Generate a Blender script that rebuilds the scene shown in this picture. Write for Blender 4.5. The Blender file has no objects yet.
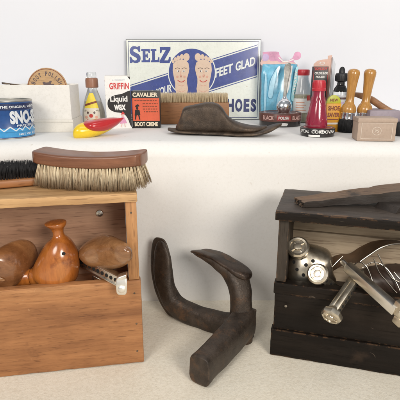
import bpy, bmesh, math, random
from mathutils import Vector, Matrix, Euler, noise as mnoise
random.seed(7)
C = bpy.context.scene.collection
V = Vector
R = math.radians
PI = math.pi

# ------------------------------------------------------------------ camera
CAM = V((0, 0, 0.385))
F = 450.0
TH = math.atan(130 / 450)
cT, sT = math.cos(TH), math.sin(TH)

def ray(px, py):
    dx, dy = (px - 200) / F, (200 - py) / F
    return V((dx, cT + dy * sT, -sT + dy * cT))
def on(px, py, z):                     # point of a horizontal plane
    d = ray(px, py); return CAM + d * ((z - CAM.z) / d.z)
def atY(px, py, Y):                    # point of an upright plane
    d = ray(px, py); return CAM + d * (Y / d.y)
def k_at(p):                           # metres per photo pixel near p
    f = V((0, cT, -sT)); return (p - CAM).dot(f) / F

LZ = 0.275                             # top of the white ledge

# ------------------------------------------------------------------ materials
def nmat(name):
    m = bpy.data.materials.new(name); m.use_nodes = True
    nt = m.node_tree; b = nt.nodes['Principled BSDF']
    return m, nt, b
def N(nt, t, **kw):
    n = nt.nodes.new(t)
    for k, v in kw.items(): setattr(n, k, v)
    return n
def coords(nt, scale=(1, 1, 1), rot=(0, 0, 0), src='Object'):
    tc = N(nt, 'ShaderNodeTexCoord'); mp = N(nt, 'ShaderNodeMapping')
    mp.inputs['Scale'].default_value = scale; mp.inputs['Rotation'].default_value = rot
    nt.links.new(tc.outputs[src], mp.inputs['Vector']); return mp.outputs['Vector']
def ntex(nt, vec, scale, detail=6, rough=.6, dist=0):
    n = N(nt, 'ShaderNodeTexNoise'); n.inputs['Scale'].default_value = scale
    n.inputs['Detail'].default_value = detail; n.inputs['Roughness'].default_value = rough
    n.inputs['Distortion'].default_value = dist
    nt.links.new(vec, n.inputs['Vector']); return n.outputs['Fac']
def ramp(nt, fac, stops):
    r = N(nt, 'ShaderNodeValToRGB'); e = r.color_ramp.elements
    while len(e) < len(stops): e.new(0.5)
    for i, (p, c) in enumerate(stops):
        e[i].position = p; e[i].color = (*c, 1) if len(c) == 3 else c
    nt.links.new(fac, r.inputs['Fac']); return r.outputs['Color']
def mix(nt, fac, a, b, mode='MIX'):
    m = N(nt, 'ShaderNodeMix', data_type='RGBA', blend_type=mode)
    if isinstance(fac, (int, float)): m.inputs['Factor'].default_value = fac
    else: nt.links.new(fac, m.inputs['Factor'])
    for s, v in (('A', a), ('B', b)):
        i = [x for x in m.inputs if x.name == s and x.type == 'RGBA'][0]
        if isinstance(v, tuple): i.default_value = (*v, 1)
        else: nt.links.new(v, i)
    return [x for x in m.outputs if x.type == 'RGBA'][0]
def bump(nt, b, h, strength, dist=.001):
    n = N(nt, 'ShaderNodeBump'); n.inputs['Strength'].default_value = strength
    n.inputs['Distance'].default_value = dist
    nt.links.new(h, n.inputs['Height']); nt.links.new(n.outputs['Normal'], b.inputs['Normal'])
    return n
def edge_mask(nt, radius, lo=.02, hi=.25):
    bv = N(nt, 'ShaderNodeBevel', samples=4); bv.inputs['Radius'].default_value = radius
    g = N(nt, 'ShaderNodeNewGeometry')
    d = N(nt, 'ShaderNodeVectorMath', operation='DOT_PRODUCT')
    nt.links.new(bv.outputs['Normal'], d.inputs[0]); nt.links.new(g.outputs['Normal'], d.inputs[1])
    mr = N(nt, 'ShaderNodeMapRange'); mr.inputs['From Min'].default_value = 1 - lo
    mr.inputs['From Max'].default_value = 1 - hi
    nt.links.new(d.outputs['Value'], mr.inputs['Value']); return mr.outputs['Result']

def flat(name, col, rough=.5, var=.08, metallic=0, spec=.5, coat=0, chips=None):
    m, nt, b = nmat(name)
    v = coords(nt)
    n = ntex(nt, v, 60, 5)
    d = tuple(max(0, c * (1 - var)) for c in col); l = tuple(min(1, c * (1 + var)) for c in col)
    cc0 = ramp(nt, n, [(.3, d), (.7, l)])
    cc0 = mix(nt, .6, cc0, ramp(nt, ntex(nt, v, 240, 4, .7), [(.3, (.86, .85, .83)), (.5, (1, 1, 1))]), 'MULTIPLY')
    if chips: cc0 = mix(nt, ramp(nt, ntex(nt, v, 48, 5, .65), [(.66, (0, 0, 0)), (.70, (.8, .8, .8))]), cc0, chips)
    nt.links.new(cc0, b.inputs['Base Color'])
    n2 = ntex(nt, v, 140, 3)
    mr = N(nt, 'ShaderNodeMapRange'); mr.inputs['To Min'].default_value = max(.03, rough - .1)
    mr.inputs['To Max'].default_value = min(1, rough + .1); nt.links.new(n2, mr.inputs['Value'])
    nt.links.new(mr.outputs['Result'], b.inputs['Roughness'])
    b.inputs['Metallic'].default_value = metallic
    b.inputs['Specular IOR Level'].default_value = spec
    b.inputs['Coat Weight'].default_value = coat; b.inputs['Coat Roughness'].default_value = .12
    return m

def wood(name, cols, axis='X', scale=14, stretch=.09, rough=.45, bmp=.25, coat=0, wear=None, stain=None, seed=0, scratch=None, spec=.5):
    m, nt, b = nmat(name)
    s = {'X': (stretch, 1, 1), 'Y': (1, stretch, 1), 'Z': (1, 1, stretch)}[axis]
    v = coords(nt, s)
    off = N(nt, 'ShaderNodeVectorMath', operation='ADD'); off.inputs[1].default_value = (seed * 3.1, seed * 1.7, seed * 2.3)
    nt.links.new(v, off.inputs[0]); v = off.outputs['Vector']
    a = ntex(nt, v, scale, 8, .62, .8)
    fine = ntex(nt, v, scale * 11, 4, .7)
    base = ramp(nt, a, [(.28, cols[0]), (.5, cols[1]), (.72, cols[2])])
    fr = ramp(nt, fine, [(.35, (.62, .58, .55)), (.62, (1, 1, 1))])
    col = mix(nt, .6, base, fr, 'MULTIPLY')
    po = ntex(nt, v, scale * 34, 3, .6)
    col = mix(nt, .7 if coat == 0 else .22, col, ramp(nt, po, [(.33, (.42, .36, .32)), (.43, (1, 1, 1))]), 'MULTIPLY')
    big = ntex(nt, coords(nt), 11, 4, .6)
    col = mix(nt, .8, col, ramp(nt, big, [(.3, (.72, .66, .62)), (.62, (1.0, 1.0, 1.0))]), 'MULTIPLY')
    if scratch is not None:
        wv = N(nt, 'ShaderNodeTexWave', wave_type='BANDS'); wv.inputs['Scale'].default_value = 3.1
        wv.inputs['Distortion'].default_value = 26; wv.inputs['Detail'].default_value = 3; wv.inputs['Detail Scale'].default_value = 1.6
        nt.links.new(coords(nt, (1.2, 1, 2.1), (.3, .5, .9)), wv.inputs['Vector'])
        sc1 = ramp(nt, wv.outputs['Fac'], [(.996, (0, 0, 0)), (.9996, (.6, .6, .6))])
        sm = ramp(nt, ntex(nt, coords(nt), 26, 3), [(.61, (0, 0, 0)), (.65, (1, 1, 1))])
        mm0 = mix(nt, 1.0, sc1, sm, 'MULTIPLY'); col = mix(nt, mm0, col, scratch)
    if stain:
        w = ntex(nt, coords(nt), stain[1], 5, .65)
        msk = ramp(nt, w, [(stain[2], (0, 0, 0)), (stain[2] + .12, (1, 1, 1))])
        col = mix(nt, msk, col, stain[0])
    if wear:
        e = edge_mask(nt, wear[1])
        w2 = ntex(nt, coords(nt), 70, 5, .7)
        mm = N(nt, 'ShaderNodeMath', operation='MULTIPLY'); nt.links.new(e, mm.inputs[0])
        rr = ramp(nt, w2, [(.50, (0, 0, 0)), (.58, (1, 1, 1))]); nt.links.new(rr, mm.inputs[1])
        col = mix(nt, mm.outputs['Value'], col, wear[0])
    nt.links.new(col, b.inputs['Base Color'])
    mr = N(nt, 'ShaderNodeMapRange'); mr.inputs['To Min'].default_value = max(.08, rough - .12)
    mr.inputs['To Max'].default_value = min(1, rough + .15); nt.links.new(fine, mr.inputs['Value'])
    nt.links.new(mr.outputs['Result'], b.inputs['Roughness'])
    b.inputs['Coat Weight'].default_value = coat; b.inputs['Coat Roughness'].default_value = .15
    b.inputs['Specular IOR Level'].default_value = spec
    ad = N(nt, 'ShaderNodeMath', operation='ADD'); nt.links.new(fine, ad.inputs[0]); nt.links.new(ntex(nt, coords(nt), 90, 5, .6), ad.inputs[1])
    bump(nt, b, ad.outputs['Value'], bmp, .0007)
    return m

def metal(name, c1, c2, scale=40, rough=.35, metallic=1, bmp=.1, rust=None, wear=None, pit=0):
    m, nt, b = nmat(name)
    v = coords(nt); a = ntex(nt, v, scale, 7, .65)
    col = ramp(nt, a, [(.32, c1), (.68, c2)])
    if rust:
        w = ntex(nt, v, rust[1], 6, .7)
        col = mix(nt, ramp(nt, w, [(rust[2], (0, 0, 0)), (rust[2] + .15, (1, 1, 1))]), col, rust[0])
    nt.links.new(col, b.inputs['Base Color']); b.inputs['Metallic'].default_value = metallic
    f = ntex(nt, v, scale * 5, 4, .7)
    mr = N(nt, 'ShaderNodeMapRange'); mr.inputs['To Min'].default_value = max(.08, rough - .12)
    mr.inputs['To Max'].default_value = min(1, rough + .15); nt.links.new(a, mr.inputs['Value'])
    nt.links.new(mr.outputs['Result'], b.inputs['Roughness'])
    if wear:
        e = edge_mask(nt, .004, .01, .2); mm = N(nt, 'ShaderNodeMath', operation='MULTIPLY'); nt.links.new(e, mm.inputs[0])
        nt.links.new(ramp(nt, ntex(nt, v, 60, 5, .7), [(.40, (0, 0, 0)), (.6, (1, 1, 1))]), mm.inputs[1])
        nt.links.new(mix(nt, mm.outputs['Value'], col, wear), b.inputs['Base Color'])
    if pit:
        ad = N(nt, 'ShaderNodeMath', operation='ADD'); nt.links.new(f, ad.inputs[0])
        nt.links.new(ramp(nt, ntex(nt, v, 420, 4, .7), [(.3, (0, 0, 0)), (.5, (1, 1, 1))]), ad.inputs[1]); f = ad.outputs['Value']
    bump(nt, b, f, bmp, .0008)
    return m

def glass(name, col, rough=.06, ior=1.45):
    m, nt, b = nmat(name)
    n = ntex(nt, coords(nt), 30, 3)
    d = tuple(c * .93 for c in col)
    nt.links.new(ramp(nt, n, [(.3, d), (.7, col)]), b.inputs['Base Color'])
    b.inputs['Transmission Weight'].default_value = 1; b.inputs['Roughness'].default_value = rough
    b.inputs['IOR'].default_value = ior
    return m

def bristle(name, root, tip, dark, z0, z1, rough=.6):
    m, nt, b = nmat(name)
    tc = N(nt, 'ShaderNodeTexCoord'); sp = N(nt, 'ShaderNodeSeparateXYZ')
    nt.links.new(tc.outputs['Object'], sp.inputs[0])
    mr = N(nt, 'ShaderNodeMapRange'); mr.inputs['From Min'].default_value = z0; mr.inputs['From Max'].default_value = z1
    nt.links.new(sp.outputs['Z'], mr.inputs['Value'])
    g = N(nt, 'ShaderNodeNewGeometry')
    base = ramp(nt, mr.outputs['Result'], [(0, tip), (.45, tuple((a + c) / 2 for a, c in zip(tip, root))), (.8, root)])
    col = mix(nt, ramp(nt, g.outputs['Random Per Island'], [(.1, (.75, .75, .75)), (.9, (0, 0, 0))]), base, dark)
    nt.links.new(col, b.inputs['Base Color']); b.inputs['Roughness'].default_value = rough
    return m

# setting
def m_wall():
    m, nt, b = nmat('wall_paint'); v = coords(nt)
    n = ntex(nt, v, 3, 4); nt.links.new(ramp(nt, n, [(.3, (.84, .85, .895)), (.7, (.865, .875, .92))]), b.inputs['Base Color'])
    b.inputs['Roughness'].default_value = .75; bump(nt, b, ntex(nt, v, 220, 3), .12, .0006); return m
def m_ledge():
    m, nt, b = nmat('white_cloth'); v = coords(nt)
    n = ntex(nt, v, 5, 6, .65)
    c = ramp(nt, n, [(.3, (.80, .788, .765)), (.7, (.825, .815, .795))])
    sp = ntex(nt, v, 230, 4, .75)
    c = mix(nt, .3, c, ramp(nt, sp, [(.28, (.82, .8, .76)), (.5, (1, 1, 1))]), 'MULTIPLY')
    dk = ramp(nt, ntex(nt, v, 75, 3, .6), [(.70, (0, 0, 0)), (.76, (.35, .35, .35))])
    c = mix(nt, dk, c, (.52, .45, .36))
    nt.links.new(c, b.inputs['Base Color']); b.inputs['Roughness'].default_value = .9
    b.inputs['Sheen Weight'].default_value = .1
    bump(nt, b, ntex(nt, v, 300, 6, .7), .2, .001); return m
def m_table():
    m, nt, b = nmat('cream_terry'); v = coords(nt)
    n = ntex(nt, v, 7, 6, .65)
    c = ramp(nt, n, [(.3, (.84, .765, .625)), (.7, (.90, .84, .715))])
    sp = ntex(nt, v, 260, 5, .8)
    c = mix(nt, .6, c, ramp(nt, sp, [(.3, (.74, .70, .63)), (.55, (1, 1, 1))]), 'MULTIPLY')
    nt.links.new(c, b.inputs['Base Color']); b.inputs['Roughness'].default_value = .95
    b.inputs['Sheen Weight'].default_value = .15
    bump(nt, b, ntex(nt, v, 260, 7, .8), .6, .0028); return m

M = dict(
    wall=m_wall(), ledge=m_ledge(), table=m_table(),
    pine=wood('pine_board', [(.23, .092, .034), (.43, .195, .075), (.60, .32, .14)], 'X', 19, .075, .5, .35, stain=((.17, .068, .025), 19, .64), scratch=(.55, .34, .18), wear=((.20, .09, .035), .003)),
    pine_top=wood('pale_pine', [(.42, .23, .09), (.60, .37, .17), (.72, .49, .26)], 'X', 12, .07, .55, .3, stain=((.33, .15, .055), 14, .60), wear=((.36, .19, .08), .002)),
    pine_z=wood('pine_upright', [(.36, .165, .06), (.53, .27, .105), (.64, .37, .165)], 'Z', 12, .07, .5, .3, stain=((.28, .12, .04), 20, .62), wear=((.30, .14, .055), .003)),
    pine_in=wood('grey_brown_board', [(.34, .18, .105), (.54, .32, .20), (.68, .44, .30)], 'X', 14, .06, .6, .25),
    blackwood=wood('black_board', [(.006, .005, .004), (.013, .010, .008), (.036, .026, .019)], 'X', 10, .07, .5, .8, spec=.14, scratch=(.11, .085, .065),
                   wear=((.17, .09, .045), .004), stain=((.035, .023, .016), 14, .64)),
    blackwood_z=wood('black_upright', [(.022, .018, .014), (.05, .040, .031), (.11, .085, .062)], 'Z', 10, .07, .55, .8, spec=.3,
                     wear=((.18, .10, .05), .004), stain=((.075, .045, .03), 14, .60)),
    blacktop=wood('weathered_lid', [(.025, .020, .017), (.065, .052, .043), (.14, .112, .09)], 'X', 13, .06, .55, .8, spec=.35, scratch=(.22, .18, .14),
                  wear=((.26, .145, .075), .005)),
    beige=wood('bare_board', [(.32, .235, .15), (.50, .40, .28), (.62, .52, .39)], 'X', 10, .06, .65, .2, stain=((.16, .08, .045), 16, .60)),
    plank=wood('rough_plank', [(.06, .042, .030), (.19, .122, .076), (.42, .25, .125)], 'X', 11, .08, .65, .8, stain=((.04, .028, .02), 22, .58)),
    plank_dark=wood('dark_plank', [(.015, .011, .009), (.03, .022, .017), (.06, .04, .028)], 'X', 12, .1, .6, .7),
    walnut=wood('walnut', [(.10, .036, .016), (.24, .098, .048), (.40, .20, .11)], 'X', 22, .06, .40, .2, coat=.2, stain=((.09, .03, .014), 26, .6)),
    orangewood=wood('varnished_tree', [(.24, .062, .012), (.44, .140, .026), (.58, .22, .05)], 'Z', 18, .14, .2, .05, coat=.7, stain=((.15, .036, .009), 30, .57), scratch=None),
    brownwood=wood('brown_tree', [(.13, .05, .018), (.26, .108, .04), (.40, .19, .075)], 'X', 18, .10, .22, .06, coat=.65, seed=3, stain=((.085, .028, .010), 30, .58)),
    brownwood2=wood('dull_tree', [(.11, .045, .018), (.25, .115, .046), (.38, .20, .09)], 'X', 20, .10, .22, .06, coat=.65, seed=6, stain=((.09, .035, .013), 28, .58)),
    honey=wood('honey_handle', [(.47, .22, .045), (.60, .31, .075), (.68, .38, .11)], 'Z', 25, .12, .25, .05, coat=.6),
    handle=wood('tan_handle', [(.26, .12, .055), (.42, .22, .10), (.52, .30, .155)], 'X', 22, .1, .4, .1, coat=.2),
    scrub=wood('scrub_block', [(.21, .085, .03), (.32, .14, .05), (.42, .21, .085)], 'X', 18, .08, .5, .2),
    brushwood=wood('orange_brush', [(.25, .10, .035), (.37, .16, .058), (.45, .22, .09)], 'X', 16, .08, .42, .12),
    discwood=wood('pale_disc', [(.56, .34, .15), (.68, .44, .22), (.74, .51, .28)], 'X', 25, .1, .5, .06),
    iron=metal('cast_iron', (.030, .022, .017), (.078, .058, .044), 60, .44, .4, .38, rust=((.125, .068, .036), 34, .53), wear=(.20, .135, .09), pit=1),
    iron2=metal('brown_iron', (.036, .025, .018), (.095, .067, .047), 60, .44, .4, .4, rust=((.125, .078, .048), 34, .56), wear=(.25, .18, .12), pit=1),
    iron_face=metal('dark_iron_face', (.020, .013, .010), (.058, .038, .027), 60, .38, .45, .35, rust=((.09, .052, .03), 34, .57), wear=(.28, .19, .13), pit=1),
    steel=metal('worn_steel', (.50, .46, .40), (.78, .74, .67), 60, .28, 1, .1, rust=((.26, .19, .12), 30, .60)),
    nickel=metal('tarnished_nickel', (.46, .39, .29), (.82, .75, .63), 40, .30, .95, .08, rust=((.24, .18, .12), 44, .58)),
    bright=metal('bright_steel', (.80, .76, .69), (.93, .90, .84), 50, .34, 1, .05, rust=((.42, .34, .25), 40, .64)),
    bronze=metal('brown_band', (.10, .062, .04), (.22, .14, .085), 30, .38, .7, .1),
    chrome=metal('chrome', (.72, .73, .75), (.85, .85, .87), 30, .14, 1, .02),
    holes=flat('hole_black', (.008, .007, .006), .8),
    white_card=flat('white_card', (.80, .78, .74), .6, .03), white_card2=flat('cream_card', (.72, .69, .63), .6, .03),
    sign_white=flat('enamel_cream', (.84, .87, .80), .22, .04, coat=.4, chips=(.52, .42, .30)), sign_edge=flat('enamel_edge', (.10, .11, .12), .4),
    sign_blue=flat('enamel_blue', (.058, .085, .30), .25, .12, coat=.4, chips=(.20, .21, .34)), sign_navy=flat('enamel_navy', (.03, .04, .15), .25, .08, coat=.4),
    sign_text=flat('enamel_text', (.80, .83, .80), .25, .03), skin=flat('printed_skin', (.74, .56, .43), .3, .04), ink=flat('ink_line', (.10, .06, .06), .4),
    blush=flat('blush', (.70, .38, .28), .4), red_ink=flat('red_ink', (.55, .05, .04), .4),
    can_blue=flat('can_blue', (.024, .085, .27), .35, .1, coat=.3), can_navy=flat('can_navy', (.018, .03, .10), .35, .1),
    can_sky=flat('can_sky', (.05, .30, .60), .35, .1, coat=.3), can_white=flat('can_white', (.72, .76, .80), .4, .06),
    tin_rim=metal('tin_rim', (.35, .34, .31), (.55, .53, .48), 50, .35, 1, .05),
    griffin_black=flat('print_black', (.016, .014, .014), .4), griffin_red=flat('print_red', (.62, .045, .045), .4),
    print_white=flat('print_white', (.82, .81, .78), .45, .03),
    cav_orange=flat('print_orange', (.68, .12, .055), .45, .06), cav_text=flat('print_cream', (.78, .68, .52), .45, .03),
    plastic_red=flat('glossy_red', (.50, .022, .025), .2, .05, coat=.5), plastic_yellow=flat('glossy_yellow', (.85, .60, .02), .25, .05, coat=.4),
    clear=glass('clear_glass', (.93, .95, .93)), clear_film=glass('clear_film', (.96, .97, .98), .12, 1.1),
    cap_brown=flat('brown_cap', (.30, .14, .085), .4), label_yellow=flat('yellow_label', (.84, .66, .06), .4, .04),
    cream_fill=flat('cream_fill', (.72, .66, .56), .5), pale_fill=flat('pale_fill', (.70, .66, .50), .4),
    pink=flat('pink_card', (.66, .30, .47), .45, .2), lilac=flat('lilac_card', (.56, .42, .66), .45, .08), flesh=flat('pale_pink', (.76, .50, .45), .45, .08),
    blue_pack=flat('blue_pack', (.17, .50, .70), .25, .2, coat=.5), teal_pack=flat('teal_pack', (.18, .50, .58), .3, .1),
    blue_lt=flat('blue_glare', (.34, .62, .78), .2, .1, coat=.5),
    tin_black=flat('tin_black', (.018, .015, .015), .3, .2, coat=.4), tin_brown=flat('tin_brown', (.12, .05, .04), .35, .1),
    tin_red=flat('tin_red', (.32, .05, .05), .35, .1), tin_pink=flat('tin_pink', (.62, .40, .36), .4, .08),
    cordovan=flat('cordovan_liquid', (.27, .013, .040), .16, .2, coat=.9), cap_red=flat('red_cap', (.50, .030, .045), .35, .06),
    pouch=flat('black_pouch', (.02, .018, .02), .4), pale_grey=flat('pale_grey_card', (.62, .64, .68), .5, .05),
    peach=flat('peach_card', (.72, .47, .38), .5, .05), lime=flat('lime_label', (.50, .52, .04), .4, .06),
    orange_lbl=flat('orange_label', (.72, .34, .025), .45, .05), brown_ink=flat('brown_ink', (.22, .05, .02), .5),
    black_rubber=flat('black_rubber', (.015, .015, .018), .45, .2), black_hair=flat('black_dauber', (.012, .012, .013), .6, .3),
    box_tan=flat('tan_box', (.45, .34, .265), .6, .05), box_tan_l=flat('tan_line', (.62, .52, .43), .6, .04),
    mauve=flat('mauve_box', (.30, .25, .29), .5, .08), shade=flat('shade_dark', (.05, .03, .022), .5, .2),
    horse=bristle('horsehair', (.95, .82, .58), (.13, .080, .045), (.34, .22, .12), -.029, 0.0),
    blackbr=bristle('black_bristle', (.010, .010, .011), (.028, .027, .03), (.004, .004, .004), 0, .022),
    palebr=bristle('pale_bristle', (.84, .70, .48), (.62, .47, .28), (.50, .38, .22), .038, .052),
    wire=metal('dull_wire', (.22, .19, .16), (.48, .44, .38), 60, .35, 1, .05),
)

# ------------------------------------------------------------------ building helpers
def merge(bm, tmp, mi=0, mat=None):
    for f in tmp.faces: f.material_index = mi
    if mat is not None: bmesh.ops.transform(tmp, matrix=mat, verts=tmp.verts)
    me = bpy.data.meshes.new('scratch'); tmp.to_mesh(me); tmp.free(); bm.from_mesh(me); bpy.data.meshes.remove(me)

def add_box(bm, c, s, bev=0, mi=0, rot=None, seg=2):
    t = bmesh.new(); bmesh.ops.create_cube(t, size=1)
    bmesh.ops.scale(t, vec=s, verts=t.verts)
    if bev: bmesh.ops.bevel(t, geom=t.edges[:], offset=bev, segments=seg, profile=.6, affect='EDGES', clamp_overlap=True)
    m = Matrix.Translation(c)
    if rot is not None: m = m @ (rot if isinstance(rot, Matrix) else Euler(rot).to_matrix().to_4x4())
    merge(bm, t, mi, m)
def span(bm, x0, x1, y0, y1, z0, z1, bev=.0012, mi=0):
    add_box(bm, ((x0 + x1) / 2, (y0 + y1) / 2, (z0 + z1) / 2), (x1 - x0, y1 - y0, z1 - z0), bev, mi)

def board(bm, x0, x1, y0, y1, z0, z1, amp=.0006, freq=70, mi=0):
    """a plank with slightly uneven, worn edges"""
    t = bmesh.new(); bmesh.ops.create_cube(t, size=1)
    sx, sy, sz = x1 - x0, y1 - y0, z1 - z0
    bmesh.ops.scale(t, vec=(sx, sy, sz), verts=t.verts); bmesh.ops.translate(t, vec=((x0 + x1) / 2, (y0 + y1) / 2, (z0 + z1) / 2), verts=t.verts)
    bmesh.ops.bevel(t, geom=t.edges[:], offset=.0013, segments=2, profile=.6, affect='EDGES', clamp_overlap=True)
    for ax, lo, L in ((0, x0, sx), (1, y0, sy), (2, z0, sz)):
        n = int(L / .006)
        for i in range(1, n):
            no = [0, 0, 0]; no[ax] = 1; co = [0, 0, 0]; co[ax] = lo + L * i / n
            bmesh.ops.bisect_plane(t, geom=t.verts[:] + t.edges[:] + t.faces[:], plane_co=co, plane_no=no)
    for v in t.verts:
        p = v.co; ne = sum(1 for c, a, b in ((p.x, x0, x1), (p.y, y0, y1), (p.z, z0, z1)) if min(c - a, b - c) < .0016)
        w = amp * (1.0 if ne >= 2 else .3)
        q = mnoise.noise_vector(p * freq) * w * .6 + mnoise.noise_vector(p * freq * 4.3) * w * .6
        chip = mnoise.noise(p * 45 + V((9, 2, 5)))
        if ne >= 2 and chip > .38: q -= (p - V(((x0 + x1) / 2, (y0 + y1) / 2, (z0 + z1) / 2))).normalized() * (chip - .38) * amp * 7
        v.co = p + q
    merge(bm, t, mi)

def add_lathe(bm, prof, n=48, mat=None, mi=0):
    t = bmesh.new(); rings = []
    for r, z in prof:
        if r < 1e-6: rings.append([t.verts.new((0, 0, z))])
        else: rings.append([t.verts.new((r * math.cos(2 * PI * i / n), r * math.sin(2 * PI * i / n), z)) for i in range(n)])
    for a, b in zip(rings, rings[1:]):
        for i in range(n):
            j = (i + 1) % n
            if len(a) == 1 and len(b) == 1: continue
            if len(a) == 1: t.faces.new((a[0], b[j], b[i]))
            elif len(b) == 1: t.faces.new((a[i], a[j], b[0]))
            else: t.faces.new((a[i], a[j], b[j], b[i]))
    if len(rings[0]) > 1: t.faces.new(rings[0][::-1])
    if len(rings[-1]) > 1: t.faces.new(rings[-1])
    bmesh.ops.recalc_face_normals(t, faces=t.faces)
    merge(bm, t, mi, mat)

def cr(a, b, c, d, t):
    return .5 * ((2 * b) + (c - a) * t + (2 * a - 5 * b + 4 * c - d) * t * t + (3 * b - a - 3 * c + d) * t ** 3)
def add_sweep(bm, secs, n=28, sub=5, mi=0, mat=None, jitter=0):
    """secs: (centre, U, V, power); smooth surface through superelliptic sections"""
    S = [(V(c), V(u), V(v), p) for c, u, v, p in secs]; out = []
    for i in range(len(S) - 1):
        a, b, c, d = S[max(0, i - 1)], S[i], S[i + 1], S[min(len(S) - 1, i + 2)]
        for k in range(sub):
            t = k / sub
            out.append(tuple(cr(a[q], b[q], c[q], d[q], t) for q in range(3)) + (b[3] * (1 - t) + c[3] * t,))
    out.append(S[-1])
    t = bmesh.new(); rings = []
    for c, u, v, p in out:
        ring = []
        for i in range(n):
            an = 2 * PI * i / n; ca, sa = math.cos(an), math.sin(an)
            q = c + u * math.copysign(abs(ca) ** (2 / p), ca) + v * math.copysign(abs(sa) ** (2 / p), sa)
            if jitter: q = q + mnoise.noise_vector(q * 60) * jitter
            ring.append(t.verts.new(q))
        rings.append(ring)
    for a, b in zip(rings, rings[1:]):
        for i in range(n):
            j = (i + 1) % n; t.faces.new((a[i], a[j], b[j], b[i]))
    t.faces.new(rings[0][::-1]); t.faces.new(rings[-1])
    bmesh.ops.recalc_face_normals(t, faces=t.faces)
    merge(bm, t, mi, mat)
def smooth_pts(pts, sub=6):
    out = []
    for i in range(len(pts) - 1):
        q = [pts[max(0, i - 1)], pts[i], pts[i + 1], pts[min(len(pts) - 1, i + 2)]]
        for s in range(sub): out.append(cr(*q, s / sub))
    return out + [pts[-1]]
def frames(pts):
    pts = [V(p) for p in pts]; up = V((0.13, .2, 1)); out = []
    for i, p in enumerate(pts):
        d = (pts[min(i + 1, len(pts) - 1)] - pts[max(0, i - 1)]).normalized()
        u = d.cross(up).normalized(); w = u.cross(d).normalized(); out.append((p, u, w))
    return out
def add_tube(bm, pts, r, n=10, sub=6, mi=0):
    rs = r if isinstance(r, (list, tuple)) else [r] * len(pts)
    add_sweep(bm, [(p, u * q, w * q, 2) for (p, u, w), q in zip(frames(pts), rs)], n, sub, mi)
def add_prism(bm, pts, y0, y1, bev=0, mi=0, mat=None):
    """outline in XZ extruded along Y"""
    t = bmesh.new()
    a = [t.verts.new((x, y0, z)) for x, z in pts]; b = [t.verts.new((x, y1, z)) for x, z in pts]
    t.faces.new(a); t.faces.new(b[::-1]); n = len(pts)
    for i in range(n): t.faces.new((a[i], b[i], b[(i + 1) % n], a[(i + 1) % n]))
    bmesh.ops.recalc_face_normals(t, faces=t.faces)
    if bev: bmesh.ops.bevel(t, geom=t.edges[:], offset=bev, segments=2, profile=.6, affect='EDGES', clamp_overlap=True)
    merge(bm, t, mi, mat)

def pmat(o):
    return Matrix.LocRotScale(o.location, o.rotation_euler, V((1, 1, 1)))
def obj(name, bm, mats, parent=None, world=False, angle=38, smooth=True, label=None):
    if world and parent is not None:
        bmesh.ops.transform(bm, matrix=pmat(parent).inverted(), verts=bm.verts)
    me = bpy.data.meshes.new(name); bm.to_mesh(me); bm.free()
    for m in (mats if isinstance(mats, (list, tuple)) else [mats]): me.materials.append(m)
    if smooth:
        for p in me.polygons: p.use_smooth = True
        me.set_sharp_from_angle(angle=R(angle))
    o = bpy.data.objects.new(name, me); C.objects.link(o); o.parent = parent
    if label: o['label'] = label
    return o
def thing(name, label, cat, loc=(0, 0, 0), rot=(0, 0, 0), group=None):
    o = bpy.data.objects.new(name, None); C.objects.link(o)
    o.empty_display_size = .02
    o.location = loc; o.rotation_euler = rot; o['label'] = label; o['category'] = cat
    if group: o['group'] = group
    return o
B = bmesh.new

def text2d(s, bold=.0, space=1.0):
    cu = bpy.data.curves.new('scratch', 'FONT'); cu.body = s; cu.size = 1; cu.offset = bold; cu.space_character = space
    cu.resolution_u = 4
    ob = bpy.data.objects.new('scratch', cu)
    me = bpy.data.meshes.new_from_object(ob)
    vs = [(v.co.x, v.co.y) for v in me.vertices]; fs = [tuple(p.vertices) for p in me.polygons]
    bpy.data.objects.remove(ob); bpy.data.curves.remove(cu); bpy.data.meshes.remove(me)
    return vs, fs

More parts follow.
